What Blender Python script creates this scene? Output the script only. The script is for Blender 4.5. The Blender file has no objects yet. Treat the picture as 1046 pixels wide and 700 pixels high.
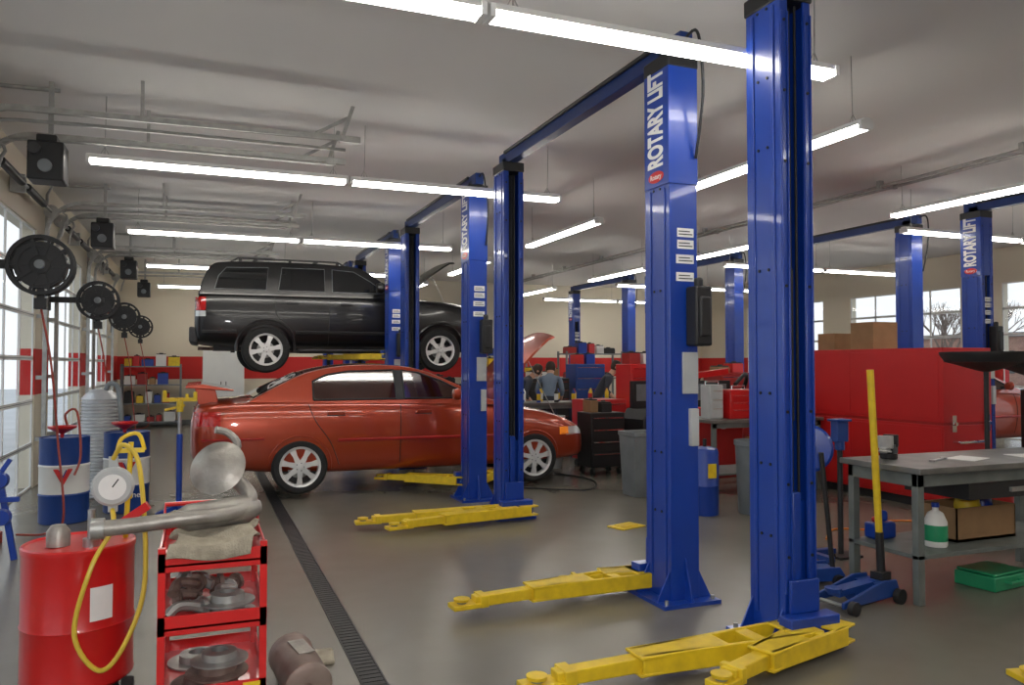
import bpy, bmesh, math, random
from mathutils import Vector, Matrix
random.seed(4)
COL=bpy.context.scene.collection
sc=bpy.context.scene
sc.view_settings.view_transform='Standard'
R=math.radians
# ---------------------------------------------------------------- materials
def mat(name,col,rough=.5,metal=0,var=.12,scale=6,bump=0,emit=0,coat=0,col2=None,bscale=None):
    m=bpy.data.materials.new(name); m.use_nodes=True
    nt=m.node_tree; b=nt.nodes['Principled BSDF']
    tc=nt.nodes.new('ShaderNodeTexCoord')
    n=nt.nodes.new('ShaderNodeTexNoise'); n.inputs['Scale'].default_value=scale; n.inputs['Detail'].default_value=5
    nt.links.new(tc.outputs['Object'],n.inputs['Vector'])
    r=nt.nodes.new('ShaderNodeValToRGB')
    c2=col2 or tuple(c*(1-var) for c in col)
    r.color_ramp.elements[0].position=.3; r.color_ramp.elements[1].position=.7
    r.color_ramp.elements[0].color=(*c2,1); r.color_ramp.elements[1].color=(*col,1)
    nt.links.new(n.outputs['Fac'],r.inputs['Fac']); nt.links.new(r.outputs['Color'],b.inputs['Base Color'])
    b.inputs['Roughness'].default_value=rough; b.inputs['Metallic'].default_value=metal
    b.inputs['Coat Weight'].default_value=coat; b.inputs['Coat Roughness'].default_value=.05
    if emit:
        nt.links.new(r.outputs['Color'],b.inputs['Emission Color']); b.inputs['Emission Strength'].default_value=emit
    if bump:
        bn=nt.nodes.new('ShaderNodeBump'); bn.inputs['Strength'].default_value=bump; bn.inputs['Distance'].default_value=.01
        n2=nt.nodes.new('ShaderNodeTexNoise'); n2.inputs['Scale'].default_value=bscale or scale*8
        nt.links.new(tc.outputs['Object'],n2.inputs['Vector'])
        nt.links.new(n2.outputs['Fac'],bn.inputs['Height']); nt.links.new(bn.outputs['Normal'],b.inputs['Normal'])
    return m
BLUE=mat('blue_paint',(.005,.045,.33),.33,0,.12,3,coat=.3)
NAVY=mat('navy_paint',(.006,.03,.15),.4)
DBLUE=mat('dark_blue_paint',(.01,.05,.24),.4)
YEL=mat('yellow_paint',(.78,.55,.015),.45,0,.25,14,col2=(.62,.42,.015))
RED=mat('red_paint',(.6,.012,.012),.32,0,.1,3,coat=.3)
CABRED=mat('cabinet_red_paint',(.52,.010,.010),.42,0,.08,2)
DRED=mat('dark_red_paint',(.36,.012,.01),.4)
CARRED=mat('car_red_metallic',(.38,.042,.011),.28,.4,.08,2,coat=1)
CARBLK=mat('car_black_paint',(.003,.003,.004),.3,.0,.1,2,coat=.35)
BLK=mat('black_plastic',(.014,.014,.015),.5)
RUB=mat('tire_rubber',(.018,.018,.018),.8,0,.3,30,bump=.2)
GLS=mat('dark_car_glass',(.03,.035,.033),.04,0,.2,2,coat=.6)
TGLS=mat('tinted_car_glass',(.012,.013,.014),.06,0,.2,2,coat=.3)
DGRY=mat('dark_grey_trim',(.035,.035,.037),.5)
STL=mat('brushed_steel',(.5,.5,.5),.35,.85,.25,12)
GALV=mat('galvanized_steel',(.42,.42,.4),.45,.7,.25,14)
DSTL=mat('dark_grate_steel',(.022,.022,.022),.5,.3,.3,14)
RIM=mat('silver_alloy',(.72,.72,.71),.35,.3,.08,8)
CHR=mat('chrome',(.8,.8,.8),.1,1,.05,5)
WHT=mat('white_enamel',(.75,.75,.72),.4,0,.05,4)
FRAME=mat('aluminium_door_frame',(.74,.74,.72),.5,.0,.06,4)
FIX=mat('fixture_white',(.8,.8,.78),.5,0,.04,4)
TUBE=mat('fluorescent_tube',(1,.96,.89),.5,0,.01,1,emit=20)
GREY=mat('grey_plastic',(.2,.22,.23),.55,0,.2,5)
LGREY=mat('light_grey_plastic',(.48,.5,.5),.5,0,.15,4)
SILV=mat('silver_duct',(.6,.61,.62),.35,.5,.15,8)
BENCH=mat('bench_grey_paint',(.15,.17,.16),.5,0,.3,7)
BTOP=mat('worn_steel_top',(.24,.24,.225),.4,.5,.4,5)
RUST=mat('rusty_steel',(.24,.17,.14),.65,.4,.5,12,bump=.4,col2=(.12,.07,.06))
TAN=mat('weathered_muffler_steel',(.34,.27,.23),.5,.5,.4,5,bump=.1,col2=(.2,.14,.12))
EXH=mat('old_exhaust_steel',(.42,.40,.36),.45,.65,.4,9,col2=(.24,.22,.2),bump=.15)
CARD=mat('cardboard',(.32,.19,.09),.8,0,.2,6)
WOOD=mat('wood_handle',(.45,.28,.12),.6,0,.2,9)
GRN=mat('green_plastic',(.02,.3,.13),.4)
ORG=mat('amber_lens',(.9,.25,.02),.2,0,.1,5,emit=.3)
LAMP=mat('red_lens',(.5,.01,.01),.15,0,.1,5,coat=1)
CLR=mat('headlight_lens',(.7,.72,.72),.1,.3,.1,5,coat=1)
SKIN=mat('skin',(.55,.3,.2),.5)
HAIR=mat('hair',(.05,.03,.02),.8,0,.4,60)
SHIRT=mat('grey_blue_shirt',(.15,.2,.27),.8)
SHIRT2=mat('dark_shirt',(.04,.045,.06),.8)
PANTS=mat('dark_trousers',(.02,.025,.04),.8)
YHOSE=mat('yellow_hose',(.7,.5,.05),.4)
RHOSE=mat('red_hose',(.35,.05,.03),.5)
OCORD=mat('orange_cord',(.7,.2,.02),.5)
CLOTH=mat('shop_cloth',(.42,.37,.28),.9,0,.4,15,bump=.5)
PAPER=mat('white_label',(.8,.8,.78),.6,0,.06,20)
BRICK=mat('brick_outside',(.35,.2,.15),.8,0,.3,3)
BARK=mat('tree_bark',(.16,.12,.1),.9)
ASPH=mat('asphalt_outside',(.5,.5,.49),.9,0,.2,1)
CEIL=mat('ceiling_paint',(.70,.69,.67),.9,0,.01,1)
FLR=mat('polished_concrete',(.178,.165,.135),.27,0,.1,3,col2=(.164,.152,.124))
def wall_mat():
    m=mat('wall_paint_with_red_band',(.66,.60,.48),.7,0,.04,1); nt=m.node_tree; b=nt.nodes['Principled BSDF']
    g=nt.nodes.new('ShaderNodeNewGeometry'); s=nt.nodes.new('ShaderNodeSeparateXYZ'); nt.links.new(g.outputs['Position'],s.inputs[0])
    a=nt.nodes.new('ShaderNodeMath'); a.operation='GREATER_THAN'; a.inputs[1].default_value=1.2
    c=nt.nodes.new('ShaderNodeMath'); c.operation='LESS_THAN'; c.inputs[1].default_value=1.8
    nt.links.new(s.outputs['Z'],a.inputs[0]); nt.links.new(s.outputs['Z'],c.inputs[0])
    mu=nt.nodes.new('ShaderNodeMath'); mu.operation='MULTIPLY'; nt.links.new(a.outputs[0],mu.inputs[0]); nt.links.new(c.outputs[0],mu.inputs[1])
    mx=nt.nodes.new('ShaderNodeMix'); mx.data_type='RGBA'; src=b.inputs['Base Color'].links[0].from_socket
    nt.links.new(mu.outputs[0],mx.inputs['Factor']); nt.links.new(src,mx.inputs['A']); mx.inputs['B'].default_value=(.5,.015,.012,1)
    nt.links.new(mx.outputs['Result'],b.inputs['Base Color']); return m
WALL=wall_mat()
def glass_mat(name,col,f0,f1):
    m=bpy.data.materials.new(name); m.use_nodes=True; nt=m.node_tree; nt.nodes.clear()
    o=nt.nodes.new('ShaderNodeOutputMaterial'); t=nt.nodes.new('ShaderNodeBsdfTransparent'); g=nt.nodes.new('ShaderNodeBsdfGlossy')
    g.inputs['Roughness'].default_value=.05; t.inputs['Color'].default_value=(*col,1); x=nt.nodes.new('ShaderNodeMixShader')
    n=nt.nodes.new('ShaderNodeTexNoise'); n.inputs['Scale'].default_value=3
    mr=nt.nodes.new('ShaderNodeMapRange'); mr.inputs['To Min'].default_value=f0; mr.inputs['To Max'].default_value=f1
    nt.links.new(n.outputs['Fac'],mr.inputs['Value'])
    nt.links.new(mr.outputs['Result'],x.inputs[0]); nt.links.new(t.outputs[0],x.inputs[1]); nt.links.new(g.outputs[0],x.inputs[2]); nt.links.new(x.outputs[0],o.inputs[0]); return m
GLASS=glass_mat('window_glass',(.95,.97,.98),.02,.05)
CGLS=glass_mat('clear_car_glass',(.3,.34,.33),.08,.1)
# ---------------------------------------------------------------- mesh builder
class M:
    def __init__(s): s.v=[];s.f=[];s.m=[]
    def add(s,vs,fs,mi=0):
        o=len(s.v); s.v+=[tuple(v) for v in vs]
        for f in fs: s.f.append([i+o for i in f]); s.m.append(mi)
        return s
    def box(s,x0,y0,z0,x1,y1,z1,mi=0,T=None):
        vs=[Vector((x,y,z)) for z in (z0,z1) for (x,y) in ((x0,y0),(x1,y0),(x1,y1),(x0,y1))]
        if T: vs=[T@v for v in vs]
        return s.add(vs,[(0,3,2,1),(4,5,6,7),(0,1,5,4),(1,2,6,5),(2,3,7,6),(3,0,4,7)],mi)
    def beam(s,p,q,w,h,mi=0,w2=None,h2=None):
        p=Vector(p);q=Vector(q);a=(q-p).normalized(); up=Vector((0,0,1)) if abs(a.z)<.95 else Vector((0,1,0))
        u=a.cross(up).normalized(); v=u.cross(a).normalized(); w2=w2 or w; h2=h2 or h; vs=[]
        for c,W,H in ((p,w,h),(q,w2,h2)):
            for i,j in ((-1,-1),(1,-1),(1,1),(-1,1)): vs.append(c+u*i*W/2+v*j*H/2)
        return s.add(vs,[(0,1,2,3),(7,6,5,4),(0,4,5,1),(1,5,6,2),(2,6,7,3),(3,7,4,0)],mi)
    def lathe(s,prof,o=(0,0,0),ax=(0,0,1),n=24,mi=0):
        o=Vector(o);a=Vector(ax).normalized(); t=Vector((1,0,0)) if abs(a.x)<.9 else Vector((0,1,0))
        u=a.cross(t).normalized(); v=a.cross(u); vs=[]; fs=[]
        for r,h in prof:
            for k in range(n):
                g=2*math.pi*k/n; vs.append(o+a*h+(u*math.cos(g)+v*math.sin(g))*max(r,1e-4))
        for i in range(len(prof)-1):
            for k in range(n): fs.append((i*n+k,i*n+(k+1)%n,(i+1)*n+(k+1)%n,(i+1)*n+k))
        if prof[0]!=prof[-1]: fs.append(tuple(range(n))); fs.append(tuple(range((len(prof)-1)*n,len(prof)*n)))
        return s.add(vs,fs,mi)
    def cyl(s,p,q,r,r2=None,n=16,mi=0):
        p=Vector(p);q=Vector(q); return s.lathe([(r,0),(r if r2 is None else r2,(q-p).length)],p,q-p,n,mi)
    def tube(s,pts,r,n=8,mi=0,smooth=0):
        pts=[Vector(p) for p in pts]
        if smooth: pts=cat(pts,smooth)
        rs=r if isinstance(r,list) else [r]*len(pts); vs=[];fs=[]; u=None
        for i,p in enumerate(pts):
            a=(pts[min(i+1,len(pts)-1)]-pts[max(i-1,0)]).normalized()
            if u is None: u=a.cross(Vector((0.1,.3,1))).normalized()
            u=(u-a*u.dot(a)).normalized(); v=a.cross(u)
            for k in range(n):
                g=2*math.pi*k/n; vs.append(p+(u*math.cos(g)+v*math.sin(g))*rs[i])
        for i in range(len(pts)-1):
            for k in range(n): fs.append((i*n+k,i*n+(k+1)%n,(i+1)*n+(k+1)%n,(i+1)*n+k))
        fs.append(tuple(range(n))); fs.append(tuple(range((len(pts)-1)*n,len(pts)*n)))
        return s.add(vs,fs,mi)
    def prism(s,poly,plane,a,b,mi=0):
        f={'xz':lambda p,t:(p[0],t,p[1]),'yz':lambda p,t:(t,p[0],p[1]),'xy':lambda p,t:(p[0],p[1],t)}[plane]
        n=len(poly); vs=[f(p,a) for p in poly]+[f(p,b) for p in poly]
        fs=[tuple(range(n)),tuple(range(n,2*n))]+[(i,(i+1)%n,n+(i+1)%n,n+i) for i in range(n)]
        return s.add(vs,fs,mi)
    def obj(s,name,mats,parent=None,loc=(0,0,0),rot=(0,0,0),bevel=0,ang=35,**kw):
        me=bpy.data.meshes.new(name); me.from_pydata(s.v,[],s.f)
        for i,p in enumerate(me.polygons): p.material_index=s.m[i]
        bm=bmesh.new(); bm.from_mesh(me); bmesh.ops.recalc_face_normals(bm,faces=bm.faces); bm.to_mesh(me); bm.free()
        if not isinstance(mats,(list,tuple)): mats=[mats]
        for m in mats: me.materials.append(m)
        for p in me.polygons: p.use_smooth=True
        me.set_sharp_from_angle(angle=R(ang))
        o=bpy.data.objects.new(name,me); COL.objects.link(o); o.location=loc; o.rotation_euler=rot
        if parent: o.parent=parent
        if bevel:
            b=o.modifiers.new('bevel','BEVEL'); b.width=bevel; b.segments=2; b.limit_method='ANGLE'; b.angle_limit=R(40)
        for k,v in kw.items(): o[k]=v
        return o
def cat(pts,k):
    out=[]; n=len(pts)
    for i in range(n-1):
        p0=pts[max(i-1,0)];p1=pts[i];p2=pts[i+1];p3=pts[min(i+2,n-1)]
        for j in range(k):
            t=j/k; out.append(.5*((2*p1)+(p2-p0)*t+(2*p0-5*p1+4*p2-p3)*t*t+(3*p1-p0-3*p2+p3)*t**3))
    out.append(pts[-1]); return out
def thing(name,label,cate,loc=(0,0,0),rz=0,group=None):
    o=bpy.data.objects.new(name,None); COL.objects.link(o); o.location=loc; o.rotation_euler=(0,0,rz); o.empty_display_size=.2
    o['label']=label; o['category']=cate
    if group: o['group']=group
    return o
def copy_tree(o,loc=None,rz=None,parent=None,skip=()):
    c=o.copy(); COL.objects.link(c)
    if parent: c.parent=parent
    for ch in o.children:
        if ch.name.split('.')[0] not in skip: copy_tree(ch,parent=c)
    if loc is not None: c.location=loc
    if rz is not None: c.rotation_euler=(0,0,rz)
    return c
def text(body,size,m,parent,loc,X,Y,ext=.001,sx=1,bold=0):
    cu=bpy.data.curves.new('t','FONT'); cu.body=body; cu.size=size; cu.extrude=ext; cu.align_x='CENTER'; cu.align_y='CENTER'; cu.offset=bold
    t=bpy.data.objects.new('t',cu); COL.objects.link(t); dg=bpy.context.evaluated_depsgraph_get()
    me=bpy.data.meshes.new_from_object(t.evaluated_get(dg)); bpy.data.objects.remove(t)
    X=Vector(X);Y=Vector(Y);Z=X.cross(Y)
    me.transform(Matrix(((X.x*sx,Y.x,Z.x,0),(X.y*sx,Y.y,Z.y,0),(X.z*sx,Y.z,Z.z,0),(0,0,0,1))))
    me.materials.clear(); me.materials.append(m)
    o=bpy.data.objects.new('lettering',me); COL.objects.link(o); o.location=loc; o.parent=parent; return o
def bake(ob):
    dg=bpy.context.evaluated_depsgraph_get(); me=bpy.data.meshes.new_from_object(ob.evaluated_get(dg)); ob.modifiers.clear(); ob.data=me
def cutby(b,c,mats):
    cu=c.obj('cut',mats); md=b.modifiers.new('b','BOOLEAN'); md.object=cu; md.operation='DIFFERENCE'; md.solver='EXACT'; md.material_mode='TRANSFER'
    bake(b); bpy.data.objects.remove(cu)
    for p in b.data.polygons: p.use_smooth=True
    b.data.set_sharp_from_angle(angle=R(38))
# ---------------------------------------------------------------- room
XL,XR,YB,YF,H=-2.0,16.0,22.6,-3.0,4.1
S={'kind':'structure'}
M().box(XL-.2,YF-.2,-.2,XR+.2,YB+.2,0).obj('floor',FLR,**S)
M().box(XL-.2,YF-.2,H,XR+.2,YB+.2,H+.2).obj('ceiling',CEIL,**S)
M().box(XL-.2,YB,0,XR+.2,YB+.2,H).obj('wall_back',WALL,**S)
M().box(XL-.2,YF-.2,0,XR+.2,YF,H).obj('wall_front',WALL,**S)
D0=[.06+4.22*i for i in range(5)]; DW=3.24; DH=3.35
for nm,xa,xb in (('wall_left',XL-.2,XL),('wall_right',XR,XR+.2)):
    w=M(); ys=[YF]+sum([[a,a+DW] for a in D0],[])+[YB]
    for i in range(0,len(ys),2): w.box(xa,ys[i],0,xb,ys[i+1],DH)
    w.box(xa,YF,DH,xb,YB,H); w.obj(nm,WALL,**S)
def door(i,x,y0):
    d=M(); n=6; k=4; t=.02
    for j in range(n+1):
        z=j*DH/n; d.box(x-t/2,y0,max(0,z-.028),x+t/2,y0+DW,min(DH,z+.028))
        if 0<j<n: d.box(x-t/2-.003,y0,z-.004,x+t/2+.003,y0+DW,z+.004,1)
    for j in range(k+1):
        y=y0+j*DW/k; d.box(x-t/2,max(y0,y-.02),0,x+t/2,min(y0+DW,y+.02),DH)
    o=d.obj('door_%d'%i,[FRAME,GREY],**S)
    M().box(x-.004,y0+.01,.01,x+.004,y0+DW-.01,DH-.01).obj('pane',GLASS,parent=o,kind='structure')
for i,y in enumerate(D0): door(i+1,XL-.03,y); door(i+6,XR+.03,y)
M().box(XL,YB-.02,0,XR,YB,.12).obj('baseboard_back',GREY,**S)
d=M(); d.box(.765,0,.0005,.885,21.5,.002,1)
for a,b in ((.76,.77),(.88,.89)): d.box(a,0,0,b,21.5,.005)
for i in range(430): d.box(.77,i*.05+.01,.001,.88,i*.05+.022,.004)
d.obj('trench_drain',[DSTL,BLK],label='long dark slotted steel trench drain grate set in concrete floor',category='drain')
M().box(-60,-40,-.3,-2.25,60,-.06).obj('pavement',ASPH,label='pale grey paved lot outside the glazed doors',category='pavement')
M().box(16.25,-40,-.3,90,70,-.06).obj('pavement.001',ASPH,label='pale grey paved lot beyond the far glazed doors',category='pavement')
def building(loc,w,dp,h,lab):
    r=thing('outside_building',lab,'building',loc)
    M().box(-w/2,-dp/2,0,w/2,dp/2,h).box(-w/2-.2,-dp/2-.2,h,w/2+.2,dp/2+.2,h+.3,1).obj('building_shell',[BRICK,GREY],r)
    for k in range(int(dp/3)):
        y=-dp/2+1+k*3; M().box(-w/2-.03,y,1,-w/2,y+1.6,2.6).obj('window',GLS,r)
building((58,30,-.06),10,40,3.6,'low brown brick building with dark windows across the lot')
def tree(loc,h):
    m=M()
    def br(p,d,l,r,k):
        q=p+d*l; m.cyl(p,q,r,r*.6,5)
        if k:
            for _ in range(4):
                nd=(d+Vector((random.uniform(-.7,.7),random.uniform(-.7,.7),random.uniform(0,.5)))).normalized(); br(q-d*l*random.uniform(0,.3),nd,l*.68,r*.5,k-1)
    br(Vector((0,0,0)),Vector((0,0,1)),h*.3,.16,4)
    m.obj('bare_tree',BARK,loc=loc,label='leafless winter tree standing outside beyond the lot',category='tree',group='bare trees outside')
for p in ((40,14,-.06),(44,22,-.06),(40,30,-.06),(46,38,-.06),(48,27,-.06),(42,34,-.06)): tree(p,7+random.random()*2)
# ---------------------------------------------------------------- lights
LZ=3.5; L=2.4
def fixture(loc,rz):
    r=thing('fluorescent_light','white two-tube fluorescent strip light hung from ceiling on wires','light',loc,rz,'hanging fluorescent strip lights')
    m=M(); m.prism([(-.056,.003),(-.03,.05),(.03,.05),(.056,.003)],'yz',-L/2,L/2)
    for x in (-L/2,L/2-.03): m.box(x,-.065,-.04,x+.03,.065,.03)
    m.obj('light_housing',FIX,r)
    for y in (-.042,.042): M().cyl((-L/2+.03,y,-.02),(L/2-.03,y,-.02),.019,n=10).obj('fluorescent_tube',TUBE,r)
    for x in (-L/2+.15,L/2-.15):
        M().cyl((x,0,.05),(x+.01,0,.6),.004,n=6).tube([(x-.04,0,.045),(x,0,.12),(x+.04,0,.045)],.004,6).obj('hanging_wire',GALV,r)
    return r
F0=fixture((.2,-.28,LZ),0)
for y in (-.28,3.94,8.14,12.3,16.5,20.8):
    for x in (.2,2.62):
        if (x,y)!=(.2,-.28): copy_tree(F0,(x,y,LZ))
for y in (-.28,3.94,8.24,12.35,16.5,20.8):
    for x in (10.45,12.9): copy_tree(F0,(x,y,LZ))
for y in (1.6,5.87,10.35,14.6,18.9): copy_tree(F0,(4.88,y,LZ),R(90))
for y in (1.9,6.25,10.6,14.6,18.9): copy_tree(F0,(8.19,y,LZ),R(90))
for k,(x,z) in enumerate(((8.6,4.02),(8.85,4.04))):
    m=M(); m.cyl((x,-2.9,z),(x,22.5,z),.022,n=8)
    for i in range(12): m.box(x-.04,i*2,z-.03,x+.04,i*2+.05,H)
    m.obj('ceiling_conduit',GALV,label='long thin grey metal conduit clamped to the ceiling',category='pipe',group='ceiling conduits')
fl=bpy.data.lights.new('camera_fill','AREA'); fl.energy=60; fl.size=.25; fo=bpy.data.objects.new('camera_fill',fl); COL.objects.link(fo); fo.location=(.05,-.1,1.85); fo.rotation_euler=(R(90),0,-math.atan(318/800))  # added area lamp at the camera, extra fill for the foreground
# ---------------------------------------------------------------- door tracks
def track(y,s):
    r=thing('door_track','galvanized curved overhead garage door track with hanging bracket','garage door track',(0,y,0),0,'overhead garage door tracks')
    pts=[(-1.9,0,.05),(-1.9,0,3.2)]+[(-1.9+.45*(1-math.cos(a)),0,3.3+.45*math.sin(a)) for a in [R(10*i) for i in range(1,10)]]+[(1.4,0,3.78)]
    m=M()
    for i in range(len(pts)-1): m.beam(pts[i],pts[i+1],.045,.05) if i>0 else m.beam(pts[0],pts[1],.05,.045)
    m.obj('track_rail',GALV,r)
    M().beam((1.25,0,3.78),(1.35,0,H),.035,.035).beam((1.0,0,3.8),(1.3,0,3.98),.03,.03).box(1.22,-.03,3.74,1.42,.03,3.8).obj('track_bracket',GALV,r)
    M().beam((-.5,0,3.75),(-.5,0,H),.03,.03).obj('track_bracket',GALV,r)
    for z in (.6,1.4,2.2,3.0): M().box(-1.995,-.03,z,-1.88,.03,z+.05).obj('track_bracket',GALV,r)
    M().tube([(-1.75,.12*s,3.3),(-1.68,.12*s,3.55),(-1.45,.12*s,3.68),(1.3,.12*s,3.7)],.016,8,smooth=4).obj('lift_tube',GALV,r)
for a in D0[1:]: track(a-.06,-1); track(a+DW+.06,1)
for a in D0[1:]:
    r=thing('door_spring_shaft','torsion shaft with springs and cable drums above garage door','garage door hardware',(-1.86,a+DW/2,3.62),0,'garage door spring shafts')
    M().cyl((0,-DW/2-.2,0),(0,DW/2+.2,0),.018).obj('shaft',GALV,r)
    for k in range(2): M().cyl((0,-1.1+k*1.3,0),(0,-.1+k*1.3,0),.045,n=14).obj('torsion_spring',BLK,r)
    for y in (-DW/2-.15,DW/2+.1): M().lathe([(.02,0),(.09,.005),(.09,.015),(.07,.03),(.09,.045),(.09,.055),(.02,.06)],(0,y,0),(0,1,0),20).obj('cable_drum',GALV,r)
    M().box(-.13,-.04,-.1,.02,.04,.1).obj('center_bracket',GALV,r)
for a in D0[1:]:
    r=thing('door_opener','black box door opener motor hung high beside the door track','garage door opener',(-1.25,a+DW+.38,3.2),0,'black door opener motors')
    M().box(-.16,-.14,0,.12,.14,.34).box(-.1,-.1,.34,.06,.1,.41).obj('opener_case',BLK,r,bevel=.015)
    M().box(-.02,-.02,.4,.02,.02,.9).obj('ceiling_hanger',GALV,r)
    M().lathe([(.0,0),(.055,.0),(.055,.03),(.03,.04),(0,.04)],(-.02,-.14,.12),(0,-1,0),20).obj('chain_sprocket',GREY,r)
    M().cyl((-.1,-.14,.26),(-.1,-.19,.26),.05).obj('motor_end',DGRY,r)
for a in D0[1:]:
    M().tube([(-1.96,a-.55,0),(-1.96,a-.55,3.9),(-1.9,a-.5,4.05),(-1.2,a-.5,4.06)],.02,8).obj('wall_conduit',GALV,label='grey vertical electrical conduit on wall between doors',category='pipe',group='wall conduits')
def reel(loc,hose):
    r=thing('hose_reel','black overhead hose reel with hanging red hose on wall bracket','hose reel',loc,0,'black hose reels')
    q=.85
    for s in (-1,1):
        m=M(); m.lathe([(.285*q,s*.07),(.285*q,s*.085),(.32*q,s*.085),(.325*q,s*.075),(.315*q,s*.07),(.285*q,s*.07)],(0,0,0),(0,1,0),36)
        m.lathe([(.2*q,s*.075),(.2*q,s*.082),(.225*q,s*.082),(.225*q,s*.075),(.2*q,s*.075)],(0,0,0),(0,1,0),32)
        m.lathe([(0,s*.06),(.085,s*.07),(.085,s*.09),(.055,s*.1),(0,s*.1)],(0,0,0),(0,1,0),24)
        for k in range(10):
            g=k*math.pi/5; ca,sa=math.cos(g),math.sin(g); m.prism([(.07*ca+.02*sa,.07*sa-.02*ca),(.3*q*ca+.012*sa,.3*q*sa-.012*ca),(.3*q*ca-.012*sa,.3*q*sa+.012*ca),(.07*ca-.02*sa,.07*sa+.02*ca)],'xz',s*.072,s*.08)
        m.obj('reel_flange',BLK,r)
    M().lathe([(.085,-.07),(.25*q,-.07),(.25*q,.07),(.085,.07),(.085,-.07)],(0,0,0),(0,1,0),32).obj('wound_hose',BLK,r)
    M().lathe([(0,0),(.045,0),(.04,.02),(0,.025)],(0,-.1,0),(0,-1,0),20).obj('hub_cap',GREY,r)
    M().box(-.63,-.03,-.04,.0,.03,.04).box(-.635,-.1,-.15,-.6,.1,.15).box(-.03,-.03,-.32,.03,.03,0).box(-.05,-.05,-.4,.05,.05,-.3).obj('reel_bracket',BLK,r)
    M().tube(hose,.010,8,smooth=8).obj('hose',RHOSE,r); return r
ry=[8.22,12.5,16.65,20.9]
hs=[(0.0,-.0,-.38),(.1,-.07,-.9),(.16,-.05,-1.6),(.22,-.1,-2.3),(.05,.1,-2.46),(-.2,.2,-2.47)]
r0=reel((-1.36,ry[0],2.5),hs)
for y in ry[1:]: copy_tree(r0,(-1.36,y,2.5))
# ---------------------------------------------------------------- lifts
def column(root,yc,o,letters,control,armz):
    f=lambda p:[(x,o*y) for x,y in p]
    P=f([(-.11,-.15),(.11,-.15),(.11,.15),(.055,.15),(.055,.135),(.095,.135),(.095,-.135),(-.095,-.135),(-.095,.135),(-.055,.135),(-.055,.15),(-.11,.15)])
    m=M(); m.prism(P,'xy',.02,3.68)
    zt=2.8 if letters else 3.6
    for x in (-.118,.11):
        for y in (-.10,.075): m.box(x,y,.15,x+.008,y+.025,zt)
    for x in (-.11,.055):
        m.box(x,min(o*.15,o*.160),.3,x+.012,max(o*.15,o*.160),3.55); m.box(x+.043,min(o*.15,o*.160),.3,x+.055,max(o*.15,o*.160),3.55)
    c=m.obj('lift_column',BLUE,root,(0,yc,0),bevel=.004)
    b=M(); b.box(-.22,-.24,0,.22,.24,.025)
    for sx in (-1,1):
        for y in (-.13,.13): b.prism([(sx*.11,.025),(sx*.21,.025),(sx*.11,.22)],'xz',y-.006,y+.006)
    b.prism([(-o*.15,.025),(-o*.235,.025),(-o*.15,.3)],'yz',-.006,.006)
    for x in (-.18,.18):
        for y in (-.2,.2): b.cyl((x,y,.025),(x,y,.05),.014,n=6,mi=1)
    b.obj('base_plate',[BLUE,GALV],c)
    h=M()
    for z in (.5,.9,1.3,2.0,2.7,3.1,3.5):
        for x in (-.083,.083): h.cyl((x,o*.151,z),(x,o*.157,z),.009,n=8)
        for y in (-.04,.04): h.cyl((-.111,y,z+.1),(-.117,y,z+.1),.009,n=8)
    h.obj('bolt_row',DSTL,c,kind='stuff')
    M().box(-.052,min(o*.03,o*.04),.3,.052,max(o*.03,o*.04),3.6).obj('dark_channel_backing',DSTL,c)  # added dark backing sheet, makes the channel interior read dark
    k=M(); k.box(-.03,o*.1-.03,armz+.02,.03,o*.1+.04,armz+.75); k.box(-.085,-.1,armz+.1,.085,.02,armz+.7)
    k.box(-.17,min(o*.165,o*.27),armz-.06,.17,max(o*.165,o*.27),armz+.10); k.box(-.1,min(o*.165,o*.19),armz+.1,.1,max(o*.165,o*.19),armz+.28)
    k.obj('carriage',BLUE,c,bevel=.006)
    M().box(-.035,o*.12-.01,1.25,-.015,o*.12+.02,2.1).cyl((.02,o*.12,armz+.6),(.02,o*.12,3.6),.008,n=8).cyl((-.005,o*.1,armz+.6),(-.005,o*.1,3.6),.006,n=8).obj('lift_cable',BLK,c)
    M().box(-.12,-.16,3.62,.12,.16,3.72).box(-.05,-.08,3.72,.05,.08,3.8).obj('column_cap',BLK,c,bevel=.01)
    if letters:
        M().box(-.117,-.155,2.82,.116,.155,3.63).obj('column_collar',BLUE,c,bevel=.004)
        text('ROTARY LIFT',.25,PAPER,c,(-.1185,0.0,3.29),(0,0,1),(0,1,0),sx=.45,bold=.010)
        M().lathe([(0,0),(.05,0),(.05,.003),(0,.003)],(0,0,0),(-1,0,0),20).obj('red_oval_logo',RED,c,(-.1175,0,2.89)).scale=(1,1.9,.8)
        text('Rotary',.05,PAPER,c,(-.122,0,2.89),(0,-1,0),(0,0,1))
        for i,z in enumerate((2.38,2.28,2.46,2.16)): M().box(-.05-.01*(i%2),-.1525,z,.08,-.1505,z+.06).box(-.04,-.1535,z+.015,.07,-.1525,z+.022,1).box(-.04,-.1535,z+.035,.05,-.1525,z+.042,1).obj('instruction_sticker',[PAPER,BLK],c)
    if control:
        q=M(); q.box(0.01,-.28,1.72,.14,-.152,2.12); q.box(.03,-.3,1.78,.12,-.27,2.05); q.cyl((.07,-.22,2.1),(.07,-.22,2.18),.03)
        q.obj('control_box',BLK,c,bevel=.015)
        M().box(-.02,-.17,1.4,.1,-.152,1.68).obj('safety_placard',LGREY,c,bevel=.003); M().box(.03,-.19,1.05,.09,-.152,1.3).obj('switch_box',LGREY,c,bevel=.003)
    return c
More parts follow.
